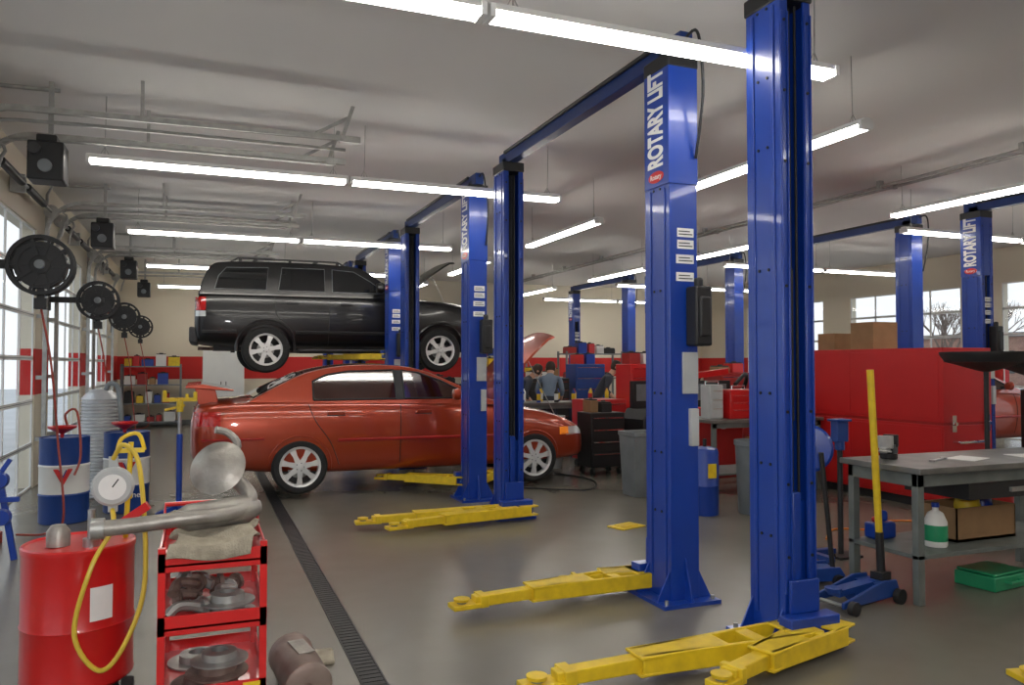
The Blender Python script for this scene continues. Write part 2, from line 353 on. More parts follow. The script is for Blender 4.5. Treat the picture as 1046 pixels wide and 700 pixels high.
def arm(root,px,py,z,ang,L=1):
    m=M(); m.box(-.09,-.12,-.05,.1,.12,-.035); m.box(-.09,-.12,.035,.1,.12,.05); m.cyl((0,0,-.07),(0,0,.08),.04)
    for s in (-1,1): m.beam((0,s*.115,0),(1.0*L,s*.055,0),.026,.1)
    m.box(.26*L,-.1,-.045,.34*L,.1,.045); m.box(.55*L,-.075,-.05,1.02*L,.075,-.034); m.box(.5*L,-.08,.034,1.02*L,.08,.05)
    m.beam((.7*L,0,0),(1.45*L,0,-.005),.085,.075,0,.085,.065); m.box(1.38*L,-.06,-.04,1.62*L,.06,-.01); m.box(1.36*L,-.065,-.04,1.42*L,.065,.035)
    a=m.obj('lift_arm',YEL,root,(px,py,z),(0,0,R(ang)),bevel=.005)
    M().cyl((1.54*L,0,-.012),(1.54*L,0,.005),.03,mi=1).lathe([(.02,.0),(.048,.004),(.052,.02),(.035,.022),(0,.018)],(1.54*L,0,0),(0,0,1),16).obj('lifting_pad',[YEL,GREY],a)
def lift(loc,arms,letter=1,cols=(1,2),az=.1,beam=True,lab='tall blue two-post vehicle lift with yellow swing arms on concrete floor'):
    r=thing('two_post_lift',lab,'car lift',loc,0,'blue two-post lifts')
    if 1 in cols: column(r,-1.55,1,letter==1,letter==1,az)
    if 2 in cols: column(r,1.55,-1,letter==2,letter==2,az)
    if beam:
        m=M(); m.box(-.05,-1.75,3.72,.05,1.7,3.85)
        m.cyl((-.06,-1.5,3.84),(-.06,1.5,3.84),.018,mi=1); m.tube([(.0,-1.72,3.8),(0,-1.85,3.82),(.02,-1.88,3.7),(.08,-1.82,3.4),(.09,-1.72,3.0)],.012,6,mi=1,smooth=4)
        m.obj('overhead_beam',[NAVY,BLK],r,bevel=.006)
    for c,px,ang,LL in arms:
        arm(r,px,(-1.55+.22) if c==1 else (1.55-.22),az,ang,LL)
    return r
l0=lift((3.17,2.15,0),[(2,-.1,181,1.02),(2,.12,199,.66),(1,.1,75,1.22)],lab='blue two-post lift with open channel column and low yellow arms'); l0.scale=(1,1,1.022)
lift((3.03,6.18,0),[(1,-.1,184,.9),(1,.1,172,.5),(2,-.1,177,.95),(2,.1,191,.95)])
lift((3.03,10.4,0),[(1,-.1,140,.7),(1,.1,45,.6),(2,-.1,-140,.7),(2,.1,-45,.6)],az=.2,lab='blue two-post lift holding the red sedan just off the floor')
lift((3.03,14.62,0),[(1,-.1,140,.75),(1,.1,45,.6),(2,-.1,-140,.75),(2,.1,-45,.6)],az=1.73,lab='blue two-post lift holding the black vehicle high up')
lift((3.03,18.84,0),[(1,-.1,178,.9),(2,-.1,182,.9)])
AR=[(1,.1,10,.8),(2,.1,-10,.8)]
for y in (6.18,10.4,14.62,18.84): lift((10.05,y,0),AR,letter=2)
# ---------------------------------------------------------------- vehicles
def herm(tab,x):
    n=len(tab)
    if x<=tab[0][0]: return tab[0][1:]
    if x>=tab[-1][0]: return tab[-1][1:]
    i=max(k for k in range(n-1) if tab[k][0]<=x); x0,x1=tab[i][0],tab[i+1][0]; h=x1-x0; t=(x-x0)/h; out=[]
    for j in range(1,len(tab[0])):
        def sl(k):
            a=max(k-1,0); b=min(k+1,n-1); return (tab[b][j]-tab[a][j])/(tab[b][0]-tab[a][0])
        y0,y1=tab[i][j],tab[i+1][j]; d=(y1-y0)/h
        def lim(s): return 0 if s*d<=0 else math.copysign(min(abs(s),3*abs(d)),d)
        m0,m1=lim(sl(i)),lim(sl(i+1))
        out.append((2*t**3-3*t*t+1)*y0+(t**3-2*t*t+t)*h*m0+(-2*t**3+3*t*t)*y1+(t**3-t*t)*h*m1)
    return out
FR=[(0,0,0),(.55,0,0),(.84,.02,0),(.945,.12,0),(.985,.3,0),(1,.52,0),(.992,.74,0),(.968,.9,0),(.93,1,0),(.86,1,.35),(.5,1,.85),(0,1,1)]
class Car:
    def __init__(s,tab,P,wy,crown): s.tab=tab;s.P=P;s.wy=wy;s.crown=crown
    def ring(s,x):
        w,zb,zs,zt=herm(s.tab,x); pts=[Vector((a*w,zb+b*(zs-zb)+c*(zt-zs),0)) for a,b,c in FR]
        return [(p.x,p.y) for p in cat(pts,3)]
    def side(s,x,z):
        r=s.ring(x); best=None
        for (y0,z0),(y1,z1) in zip(r,r[1:]):
            if min(z0,z1)-1e-6<=z<=max(z0,z1)+1e-6 and abs(z1-z0)>1e-6:
                y=y0+(y1-y0)*(z-z0)/(z1-z0); best=y if best is None else max(best,y)
        return best if best is not None else max(p[0] for p in r)*.9
    def body(s,mats,root,wells,bay,low=5):
        t=s.tab; xs=[]
        for i in range(len(t)-1):
            k=max(2,int((t[i+1][0]-t[i][0])/.07)); xs+=[t[i][0]+(t[i+1][0]-t[i][0])*j/k for j in range(k)]
        xs.append(t[-1][0]); m=M(); vs=[];n=None
        for x in xs:
            r=s.ring(x); full=[(x,y,z) for y,z in r]+[(x,-y,z) for y,z in reversed(r[1:-1])]; n=len(full); vs+=full
        m.add(vs,[])
        for i in range(len(xs)-1):
            for k in range(n):
                m.f.append([i*n+k,i*n+(k+1)%n,(i+1)*n+(k+1)%n,(i+1)*n+k]); m.m.append(1 if min(k,n-1-k)<low else 0)
        m.f.append(list(range(n))); m.m.append(0); m.f.append(list(range((len(xs)-1)*n,len(xs)*n))); m.m.append(0)
        b=m.obj('car_body',mats,root); c=M()
        for x,z,r in wells:
            for sg in (-1,1): c.cyl((x,sg*.52,z),(x,sg*1.2,z),r,n=40,mi=2)
        c.box(bay[0],-bay[2],bay[3],bay[1],bay[2],2,2)
        cutby(b,c,mats)
        for x,z,r in wells:
            for sg in (-1,1):
                pts=[]
                for k in range(21):
                    g=R(-18+k*216/20); xx=x+r*math.cos(g); zz=z+r*math.sin(g)
                    if zz>herm(s.tab,xx)[1]+.03: pts.append((xx,sg*(s.side(xx,zz)-.004),zz))
                M().tube(pts,.017,6).obj('wheel_arch_lip',mats[0],root)
        return b
    def gpt(s,x,z,t,off=0):
        w=s.wy(z)+off; q=1-t*t; rf=max(0,min(1,(z-s.P[0][1])/.25))
        return (x,t*w,z+s.crown*q*rf+off)
    def house(s,mats,root,bv=.025,cut=None):
        pr=[(v.x,v.y) for v in cat([Vector((x,z,0)) for x,z in s.P],6)]; n=13; vs=[]
        for x,z in pr:
            for k in range(n): vs.append(s.gpt(x,z,-1+2*k/(n-1)))
        fs=[(i*n+k,i*n+k+1,(i+1)*n+k+1,(i+1)*n+k) for i in range(len(pr)-1) for k in range(n-1)]
        fs.append(tuple(i*n for i in range(len(pr)))); fs.append(tuple(i*n+n-1 for i in range(len(pr)))); fs.append(tuple(range(n))+tuple((len(pr)-1)*n+k for k in reversed(range(n))))
        o=M().add(vs,fs).obj('car_roof',mats,root,bevel=bv); bake(o)
        if cut:
            for c in cut: cutby(o,c,mats)
        return o
    def screen(s,name,seg,tw,root,m_):
        pr=[(v.x,v.y) for v in cat([Vector((x,z,0)) for x,z in seg],4)]; n=11; vs=[]
        for x,z in pr:
            for k in range(n): vs.append(s.gpt(x,z,(-1+2*k/(n-1))*tw))
        N=Vector((-(seg[-1][1]-seg[0][1]),0,seg[-1][0]-seg[0][0])).normalized()
        if N.z<0: N=-N
        a=[Vector(v)+N*.008 for v in vs]
        M().add(a,[(i*n+k,i*n+k+1,(i+1)*n+k+1,(i+1)*n+k) for i in range(len(pr)-1) for k in range(n-1)]).obj(name,m_,root)
    def win(s,poly,root,name='side_window',m_=None,off=.008):
        for sg in (-1,1):
            vs=[(x,sg*(s.wy(z)+off),z) for x,z in poly]; ws=[(x,sg*(s.wy(z)-.01),z) for x,z in poly]; n=len(poly)
            M().add(vs+ws,[tuple(range(n)),tuple(range(n,2*n))]+[(i,(i+1)%n,n+(i+1)%n,n+i) for i in range(n)]).obj(name,m_ or GLS,root)
    def frame(s,w,root,m_,r=.011):
        for sg in (-1,1): M().tube([(x,sg*(s.wy(z)+.001),z) for x,z in w+w[:1]],r,6).obj('window_trim',m_,root)
    def strip(s,pts,w,m_,root,name,off=.004):
        pts=[(v.x,v.y) for v in cat([Vector((x,z,0)) for x,z in pts],6)]
        for sg in (-1,1):
            M().tube([(x,sg*(s.side(x,z)+off-w*.5),z) for x,z in pts],w,6).obj(name,m_,root)
    def patch(s,x0,x1,z0,z1,m_,root,name,off=.008):
        for sg in (-1,1):
            n=8; vs=[]
            for i in range(n+1):
                for j in range(n+1):
                    x=x0+(x1-x0)*i/n; z=z0+(z1-z0)*j/n; vs.append((x,sg*(s.side(x,z)+off),z))
            vs+=[(v[0],v[1]-sg*.03,v[2]) for v in vs]
            k=(n+1)**2; fs=[(i*(n+1)+j,i*(n+1)+j+1,(i+1)*(n+1)+j+1,(i+1)*(n+1)+j) for i in range(n) for j in range(n)]
            b=[i for i in range(n+1)]+[i*(n+1)+n for i in range(1,n+1)]+[n*(n+1)+j for j in range(n-1,-1,-1)]+[i*(n+1) for i in range(n-1,0,-1)]
            fs+=[(b[i],b[(i+1)%len(b)],b[(i+1)%len(b)]+k,b[i]+k) for i in range(len(b))]
            M().add(vs,fs).obj(name,m_,root)
def wheel(root,x,y,z,r,sg,ns,rimr,sw=.05):
    w=.11
    t=M(); t.lathe([(rimr,-w),(rimr+.015,-w-.005),(r-.03,-w),(r-.006,-w+.025),(r,-w+.05),(r,w-.05),(r-.006,w-.025),(r-.03,w),(rimr+.015,w+.005),(rimr,w),(rimr-.02,w*.6),(rimr-.02,-w*.6),(rimr,-w)],(0,0,0),(0,1,0),48)
    o=t.obj('wheel',RUB,root,(x,y,z)); f=sg
    m=M(); m.lathe([(rimr-.028,f*.085),(rimr-.022,f*.11),(rimr+.004,f*.118),(rimr+.004,f*.1),(rimr-.02,f*.05),(rimr-.03,f*.05),(rimr-.028,f*.085)],(0,0,0),(0,1,0),40)
    m.lathe([(0,f*.108),(.03,f*.108),(.07,f*.1),(.08,f*.06),(0,f*.05)],(0,0,0),(0,1,0),24)
    for k in range(ns):
        g=2*math.pi*k/ns+.2; ca,sa=math.cos(g),math.sin(g); a0,a1=sw*.55,sw*.5; ro=rimr-.018
        vs=[]
        for rad,hw,yy in ((.05,a0,.104),(ro*.62,a1*.8,.104),(ro,a1*1.25,.1)):
            for hh in (-1,1):
                for dy in (0,-.035): vs.append((ca*rad-sa*hh*hw,f*(yy+dy),sa*rad+ca*hh*hw))
        m.add(vs,[(0,2,6,4),(1,5,7,3),(0,4,5,1),(2,3,7,6),(4,6,10,8),(5,9,11,7),(4,8,9,5),(6,7,11,10),(0,1,3,2),(8,10,11,9)])
    for k in range(5):
        g=2*math.pi*k/5; m.cyl((math.cos(g)*.045,f*.09,math.sin(g)*.045),(math.cos(g)*.045,f*.112,math.sin(g)*.045),.008,n=6,mi=1)
    m.obj('rim',[RIM,GREY],o)
    M().lathe([(rimr-.03,-f*.02),(rimr-.03,f*.0),(.02,f*.0),(.02,-f*.02)],(0,0,0),(0,1,0),32).lathe([(.14,f*.0),(.14,f*.02),(.03,f*.03)],(0,0,0),(0,1,0),24,1).obj('brake_disc',[BLK,GALV],o)
    return o
def hood(c,root,m_,xh,zh,ang,Lh,w0,w1):
    n=9; vs=[]; a=R(ang)
    for lay in (0,1):
        for i in range(9):
            l=Lh*i/8; w=w0+(w1-w0)*(i/8)**2
            for k in range(n):
                t=-1+2*k/(n-1); u=l-(.06*t*t if i==8 else 0); h=.04*(1-t*t)+.05*math.sin(math.pi*i/8)-.03*lay - (.03 if i==8 else 0)
                vs.append((xh+u*math.cos(a)-h*math.sin(a),t*w,zh+u*math.sin(a)+h*math.cos(a)))
    fs=[]
    for lay in (0,1):
        o=lay*81; fs+=[(o+i*n+k,o+i*n+k+1,o+(i+1)*n+k+1,o+(i+1)*n+k) for i in range(8) for k in range(8)]
    b=list(range(9))+[i*9+8 for i in range(1,9)]+[72+k for k in range(7,-1,-1)]+[i*9 for i in range(7,0,-1)]
    fs+=[(b[i],b[(i+1)%len(b)],b[(i+1)%len(b)]+81,b[i]+81) for i in range(len(b))]
    M().add(vs,fs).obj('open_hood',m_,root,ang=50)
    M().cyl((xh+Lh*.75,-.45,zh-.25),(xh+Lh*.6*math.cos(a),-.45,zh+Lh*.6*math.sin(a)),.006,n=6).obj('prop_rod',GALV,root)
def engine(root,x0,x1,z0,z1):
    m=M(); m.box(x0+.15,-.32,z0,x1-.15,.32,z1-.08); m.box(x0+.2,-.28,z1-.08,x1-.25,.05,z1,1); m.cyl((x0+.3,.3,z1-.15),(x1-.2,.3,z1-.15),.06,mi=1)
    m.tube([(x0+.2,-.3,z1-.1),(x0+.4,-.35,z1),(x1-.2,-.3,z1-.1)],.03,8,1,4); m.obj('engine',[GREY,BLK],root,bevel=.01)
# red sedan
rt=[(0,.66,.46,.84,.87),(.03,.76,.42,.95,.99),(.1,.83,.37,1.02,1.09),(.3,.87,.31,1.05,1.12),(.7,.885,.26,1.06,1.135),(1.2,.89,.22,1.055,1.125),(2.2,.89,.21,1.04,1.105),(3.2,.89,.21,1.01,1.075),(3.7,.89,.21,.97,1.03),(4.2,.88,.22,.90,.97),(4.6,.86,.24,.81,.88),(4.86,.79,.26,.71,.76),(4.99,.69,.28,.62,.65),(5.06,.5,.32,.53,.55)]
rp=[(.60,1.08),(.92,1.25),(1.3,1.42),(1.75,1.505),(2.3,1.515),(2.72,1.455),(3.18,1.27),(3.75,1.00)]
rc=Car(rt,rp,lambda z:.835-(z-1.05)*.5,.02)
red=thing('sedan','orange-red metallic four-door sedan with rear spoiler and open hood on lift','car',(-.1,10.4,.07))
rc.body([CARRED,DGRY,BLK],red,[(1.2,.32,.36),(4.2,.30,.355)],(3.78,4.7,.66,.55),4)
WR=[(1.36,1.10),(1.36,1.32),(1.52,1.395),(1.8,1.44),(2.36,1.455),(2.36,1.10)]; WF=[(2.47,1.10),(2.47,1.455),(2.68,1.42),(2.95,1.325),(3.25,1.17),(3.34,1.10)]
c1=M().prism([(1.4,1.10),(1.5,1.36),(1.8,1.45),(2.6,1.45),(3.1,1.23),(3.2,1.10)],'xz',-.6,.6,1)
c2_=M()
for w in (WR,WF):
    for s in (-1,1): c2_.prism(w,'xz',s*.55,s*1.1,1)
rc.house([CARRED,DGRY],red,.025,[c1,c2_])
M().box(1.42,-.72,1.0,3.2,.72,1.12).obj('cabin_floor',DGRY,red)
for x in (2.45,1.55):
    for y in (-.34,.34): M().prism([(x,1.1),(x+.14,1.1),(x+.04,1.34),(x-.06,1.34)],'xz',y-.2,y+.2).box(x-.05,y-.1,1.34,x+.02,y+.1,1.41).obj('seat_back',GREY,red,bevel=.02)
M().lathe([(.17,-.01),(.185,0),(.17,.01),(.16,0),(.17,-.01)],(3.0,-.34,1.15),(-1,0,.5),24).obj('steering_wheel',BLK,red)
rc.screen('rear_window',[(.68,1.135),(.92,1.255),(1.24,1.40)],.88,red,GLS); rc.screen('windshield',[(2.80,1.43),(3.18,1.275),(3.62,1.07)],.9,red,GLS)
for w in (WR,WF): rc.win(w,red,'side_window',CGLS,.002); rc.frame(w,red,BLK,.013)
rc.win([(2.365,1.09),(2.365,1.455),(2.465,1.455),(2.465,1.09)],red,'pillar_trim',BLK,.003)
rc.strip([(2.415,1.05),(2.405,.7),(2.40,.32)],.005,BLK,red,'door_seam')
rc.strip([(3.40,1.0),(3.42,.7),(3.38,.32)],.005,BLK,red,'door_seam'); rc.strip([(1.30,1.05),(1.38,.85),(1.55,.6),(1.66,.32)],.005,BLK,red,'door_seam')
rc.strip([(.12,.66),(.8,.66)],.014,DRED,red,'side_molding',.008); rc.strip([(1.64,.62),(3.78,.61)],.02,DRED,red,'side_molding',.016); rc.strip([(4.6,.6),(4.9,.58)],.012,DRED,red,'side_molding')
rc.patch(.02,.32,.82,.98,LAMP,red,'tail_light'); rc.patch(4.68,4.96,.58,.69,CLR,red,'headlight'); rc.patch(4.58,4.72,.59,.69,ORG,red,'turn_signal')
for x in (1.52,2.60):
    for sg in (-1,1): M().beam((x,sg*(rc.side(x,.93)+.015),.94),(x+.2,sg*(rc.side(x,.93)+.015),.942),.026,.04).box(x-.01,sg*rc.side(x,.93)-.004,.905,x+.21,sg*rc.side(x,.93)+.004,.925,1).obj('door_handle',[CARRED,BLK],red,bevel=.004)
m=M()
for y in (-.58,.58): m.prism([(.08,1.06),(.3,1.08),(.26,1.25),(.04,1.25)],'xz',y-.04,y+.04)
m.prism([(-.06,1.255),(-.05,1.29),(.12,1.30),(.46,1.235),(.46,1.215),(.1,1.245)],'xz',-.8,.8); m.obj('rear_spoiler',CARRED,red,bevel=.008)
for sg in (-1,1):
    mo=M().lathe([(0,-.08),(.06,-.07),(.075,0),(.05,.05),(0,.06)],(0,0,0),(1,0,0),16).obj('side_mirror',CARRED,red,(3.12,sg*.98,1.15)); M().beam((.02,-sg*.18,-.04),(0,-sg*.03,-.01),.04,.03).obj('mirror_stalk',BLK,mo)
for x,z in ((1.2,.32),(4.2,.30)):
    for sg in (-1,1): wheel(red,x,sg*.79,z,.325,sg,7,.235,.062)
hood(rc,red,CARRED,3.74,1.05,46,1.29,.68,.6); engine(red,3.8,4.68,.57,.88)
M().cyl((.05,.5,.3),(.6,.5,.3),.04).box(.4,.2,.22,.9,.6,.36).obj('rear_muffler',RUST,red)
# black suv
st=[(0,.80,.56,1.0,1.03),(.03,.87,.51,1.17,1.20),(.10,.92,.47,1.25,1.29),(.5,.95,.43,1.27,1.31),(1.1,.955,.41,1.27,1.31),(2.5,.955,.40,1.26,1.30),(3.3,.955,.40,1.25,1.31),(3.7,.955,.41,1.24,1.31),(4.2,.95,.44,1.21,1.29),(4.6,.92,.46,1.16,1.24),(4.78,.87,.48,1.09,1.17),(4.86,.78,.52,.98,1.04)]
sp=[(.05,1.25),(.12,1.5),(.24,1.74),(.5,1.82),(1.5,1.85),(2.45,1.83),(2.75,1.76),(3.1,1.53),(3.42,1.26)]
su=Car(st,sp,lambda z:.905-(z-1.25)*.24,.025)
suv=thing('sport_utility_vehicle','glossy black four-door SUV with silver wheels raised high on lift','car',(-.1,14.46,1.47))
su.body([CARBLK,DGRY,BLK],suv,[(1.1,.38,.425),(4.08,.38,.425)],(3.75,4.62,.66,.7),7); su.house([CARBLK],suv,.03)
su.screen('rear_window',[(.085,1.36),(.12,1.5),(.22,1.70)],.85,suv,TGLS); su.screen('windshield',[(2.81,1.72),(3.1,1.53),(3.36,1.31)],.9,suv,TGLS)
SW=[[(.30,1.36),(.36,1.58),(.48,1.72),(1.14,1.745),(1.10,1.36)],[(1.30,1.36),(1.36,1.75),(2.06,1.755),(2.06,1.36)],[(2.19,1.36),(2.19,1.755),(2.56,1.73),(2.86,1.56),(3.04,1.42),(3.04,1.36)]]
for w in SW: su.win(w,suv,'side_window',TGLS,.004); su.frame(w,suv,GREY,.007)
for xx in (2.125,3.22): su.strip([(xx,1.25),(xx,.8),(xx-.01,.45)],.005,DGRY,suv,'door_seam')
su.strip([(1.24,1.25),(1.27,.95),(1.5,.7),(1.58,.45)],.005,DGRY,suv,'door_seam')
su.strip([(1.58,.66),(3.58,.66)],.03,BLK,suv,'side_molding',.018); su.strip([(.12,.66),(.64,.66)],.026,DGRY,suv,'side_molding',.012)
for wx in (1.1,4.08):
    for sg in (-1,1):
        pts=[]
        for k in range(19):
            g=R(-5+k*190/18); xx=wx+.455*math.cos(g); zz=.38+.455*math.sin(g); pts.append((xx,sg*(su.side(min(max(xx,.05),4.8),max(zz,.5))-.018),zz))
        M().tube(pts,.04,8).obj('fender_flare',CARBLK,suv)
su.patch(.005,.17,1.0,1.22,LAMP,suv,'tail_light'); su.patch(.005,.17,.9,.99,CLR,suv,'reverse_light'); su.patch(4.6,4.8,.88,1.04,CLR,suv,'headlight')
for x in (1.42,2.32):
    for sg in (-1,1): M().beam((x,sg*(su.side(x,1.14)+.015),1.15),(x+.2,sg*(su.side(x,1.14)+.015),1.15),.02,.035).obj('door_handle',DGRY,suv,bevel=.006)
rr=M()
for sg in (-1,1):
    rr.tube([(.55,sg*.66,1.83),(.66,sg*.66,1.90),(2.3,sg*.66,1.90),(2.45,sg*.66,1.82)],.016,8)
    for x in (.7,1.5,2.3): rr.beam((x,sg*.66,1.80),(x,sg*.66,1.9),.05,.03)
for x in (.95,1.95): rr.beam((x,-.66,1.9),(x,.66,1.9),.06,.02)
rr.obj('roof_rack',DGRY,suv)
for sg in (-1,1):
    M().box(1.62,min(sg*.8,sg*1.02),.34,3.55,max(sg*.8,sg*1.02),.38).obj('running_board',DGRY,suv,bevel=.012)
    mo=M().lathe([(0,-.1),(.08,-.09),(.1,0),(.07,.06),(0,.07)],(0,0,0),(1,0,0),16).obj('side_mirror',CARBLK,suv,(3.0,sg*1.08,1.44)); M().beam((0,-sg*.2,-.04),(0,-sg*.04,-.01),.05,.04).obj('mirror_stalk',BLK,mo)
for x in (1.1,4.08):
    for sg in (-1,1): wheel(suv,x,sg*.86,.37,.385,sg,6,.262,.078)
hood(su,suv,CARBLK,3.5,1.32,38,1.2,.76,.7); engine(suv,3.78,4.62,.72,1.05)
u=M(); u.box(.3,-.5,.36,4.5,-.4,.46); u.box(.3,.4,.36,4.5,.5,.46); u.cyl((1.1,-.75,.38),(1.1,.75,.38),.05); u.cyl((4.08,-.75,.38),(4.08,.75,.38),.05)
u.lathe([(.05,-.12),(.13,-.06),(.13,.06),(.05,.12)],(1.1,0,.38),(0,1,0),16); u.box(1.7,-.35,.32,2.6,.0,.5); u.obj('underbody_frame',BLK,suv)
M().lathe([(.04,0),(.11,.05),(.11,.55),(.04,.6)],(.9,.15,.38),(1,0,0),16).cyl((.05,.15,.4),(.9,.15,.38),.03).cyl((1.5,.15,.38),(3.5,.15,.4),.03).obj('exhaust_system',RUST,suv)
M().prism([(-.08,.48),(.06,.45),(.06,.72),(-.08,.74)],'xz',-.82,.82).obj('rear_bumper',DGRY,suv,bevel=.03)
c2=copy_tree(red,(9.9,10.4,.07),skip=('open_hood','prop_rod','engine')); c2['label']='closed orange-red sedan parked in the far service bay'
# ---------------------------------------------------------------- left side equipment
tk=thing('waste_oil_tank','round red steel portable oil drain tank on wheels with yellow hose','oil drain tank',(-.52,4.19,0))
M().lathe([(0,.13),(.21,.13),(.235,.15),(.238,.16),(.235,.17),(.235,.40),(.24,.41),(.235,.42),(.235,.73),(.24,.74),(.24,.765),(.232,.77),(.225,.76),(0,.765)],n=40).obj('tank_body',RED,tk)
M().lathe([(0,.76),(.05,.765),(.05,.83),(.03,.86),(.0,.86)],(-.08,-.05,0),n=16).obj('filler_neck',EXH,tk)
M().cyl((.06,-.1,.75),(.06,-.1,.93),.016,n=10).cyl((.06,-.1,.76),(.06,-.1,.80),.035).obj('pump_tube',STL,tk)
for p in ((-.22,-.12),(.22,-.12)):
    M().lathe([(0,-.025),(.07,-.025),(.075,-.015),(.075,.015),(.07,.025),(0,.025)],(p[0],p[1],.076),(1,0,0),20).obj('wheel',RUB,tk)
M().cyl((.0,.2,.05),(0,.2,.14),.015).lathe([(0,-.015),(.045,-.015),(.045,.015),(0,.015)],(0,.2,.046),(1,0,0),16).obj('caster',BLK,tk)
M().cyl((-.22,-.12,.076),(.22,-.12,.076),.01).beam((-.18,-.12,.08),(-.15,-.1,.14),.03,.03).beam((.18,-.12,.08),(.15,-.1,.14),.03,.03).obj('axle',BLK,tk)
M().cyl((.19,.05,.76),(.21,.05,1.22),.012).cyl((.195,.05,.95),(.205,.05,1.02),.022).box(.15,.03,1.17,.27,.07,1.19).tube([(.15,.05,1.18),(.17,.05,1.24),(.24,.05,1.26),(.27,.05,1.18)],.010,8,smooth=4).obj('riser_pipe',YEL,tk)
M().lathe([(0,-.03),(.08,-.03),(.092,-.02),(.092,.02),(.08,.03),(0,.03)],(.14,-.02,1.02),(0,1,0),28).box(.12,-.03,.90,.16,0,.96).box(.12,-.03,1.1,.16,0,1.16).obj('flow_meter',LGREY,tk)
dd=M().lathe([(0,0),(.06,0),(.06,.003),(0,.003)],(0,0,0),(0,-1,0),24).obj('dial_face',PAPER,tk,(.14,-.05,1.02)); M().box(-.003,-.005,0,.003,-.003,.045,T=Matrix.Rotation(R(35),4,'Y')).obj('dial_needle',BLK,dd)
M().tube([(.14,-.03,1.15),(.19,-.08,1.22),(.26,-.1,1.1),(.29,-.15,.6),(.22,-.24,.35),(.12,-.28,.25),(.02,-.28,.42),(.08,-.27,.7),(.15,-.15,.84),(.14,-.03,.91)],.011,8,smooth=8).obj('yellow_hose',YHOSE,tk)
M().beam((.1,-.1,.8),(.3,-.14,.94),.03,.04).obj('pump_handle',RED,tk)
lb=M()
for k in range(6):
    g0,g1=R(-72+k*4),R(-68+k*4); lb.add([(.237*math.cos(g0),.237*math.sin(g0),.45),(.237*math.cos(g1),.237*math.sin(g1),.45),(.237*math.cos(g1),.237*math.sin(g1),.6),(.237*math.cos(g0),.237*math.sin(g0),.6)],[(0,1,2,3)])
lb.obj('warning_label',PAPER,tk)
# cart
ct=thing('shop_cart','red steel three-shelf utility cart loaded with old exhaust parts','cart',(.06,3.86,0))
cm=M(); W,Dp=.215,.32
for z in (.2,.5,.76):
    cm.box(-W,-Dp,z,W,Dp,z+.012)
    for a in ((-W,-Dp,W,-Dp+.01),(-W,Dp-.01,W,Dp),(-W,-Dp,-W+.01,Dp),(W-.01,-Dp,W,Dp)): cm.box(a[0],a[1],z-.02,a[2],a[3],z+.06)
for x in (-W,W-.03):
    for y in (-Dp,Dp-.03): cm.box(x,y,.1,x+.03,y+.03,.84)
cm.tube([(-W,Dp,.8),(-W,Dp+.1,.9),(W,Dp+.1,.9),(W,Dp,.8)],.012,8); cm.obj('cart_frame',RED,ct,bevel=.003)
for x in (-W+.03,W-.03):
    for y in (-Dp+.03,Dp-.03): M().lathe([(0,-.015),(.045,-.015),(.05,-.008),(.05,.008),(.045,.015),(0,.015)],(x,y,.05),(1,0,0),18).cyl((x,y,.05),(x,y,.11),.01).obj('caster',BLK,ct)
M().box(.12,-Dp-.003,.2,.19,-Dp,.25).obj('label_plate',YEL,ct)
def disc(loc,r,lab,nm='brake_rotor',m_=GALV,rot=(0,0,0)):
    m=M(); m.lathe([(r*.3,0),(r,0),(r,.008),(r*.62,.01),(r*.6,.04),(r*.3,.045),(r*.3,0)],n=32); m.obj(nm,m_,loc=loc,rot=rot,label=lab,category='brake part',group='worn brake rotors')
disc((.12,3.68,.513),.12,'worn steel brake rotor lying on the cart shelf'); disc((.12,3.68,.559),.115,'worn steel brake rotor stacked on the cart shelf')
disc((.03,3.70,.213),.14,'rusty brake rotor on the bottom cart shelf',m_=RUST); disc((.08,3.68,.259),.13,'rusty brake drum stacked on the bottom cart shelf',m_=RUST); disc((.0,3.98,.213),.13,'grey brake rotor at the rear of the cart bottom')
disc((.09,3.70,.305),.12,'rusty brake drum on top of the stack',m_=GALV)
for i,(x,y,z,a) in enumerate(((-.05,3.64,.540,.4),(-.05,3.74,.565,1.2),(-.03,3.86,.54,2.2),(0.02,3.95,.565,.2),(-.05,4.02,.54,1.7),(.12,3.98,.54,.9),(.12,3.86,.54,1.4),(-.05,3.68,.63,.9),(.0,3.80,.62,2.4))):
    m=M(); m.tube([(-.08*math.cos(a),-.08*math.sin(a),0),(-.03,0,.03),(.03,.02,.02),(.08*math.cos(a),.08*math.sin(a),0)],[.022]*13,8,smooth=4); m.lathe([(.02,-.01),(.04,-.01),(.04,.01),(.02,.01)],(.08*math.cos(a),.08*math.sin(a),0.01),(math.cos(a),math.sin(a),0),12)
    m.obj('exhaust_elbow',[GALV,RUST][i%2],loc=(x,y,z),label='short bent steel pipe fitting piled on the cart shelf',category='pipe fitting',group='pipe fittings on the cart')
vs=[];N=22
def clo(u,v):
    x=-.17+.33*u; y=-.35+.55*v; z=.848+.018*math.sin(17*x+6*y)+.014*math.sin(31*y-9*x)
    if y<-.325: z-=(-.325-y)*2.5
    return (x+.025*math.sin(20*y)+.03*v,y+.012*math.sin(23*x),z)
for i in range(N+1):
    for j in range(N+1): vs.append(clo(i/N,j/N))
o=M().add(vs,[(i*(N+1)+j,i*(N+1)+j+1,(i+1)*(N+1)+j+1,(i+1)*(N+1)+j) for i in range(N) for j in range(N)]).obj('shop_cloth',CLOTH,loc=(.06,3.86,0),label='crumpled tan shop rag draped over the cart top',category='rag')
sm=o.modifiers.new('s','SOLIDIFY'); sm.thickness=.006
ex=thing('exhaust_assembly','bent weathered exhaust pipe with round muffler disc lying on cart','exhaust pipe',(.05,3.85,.905))
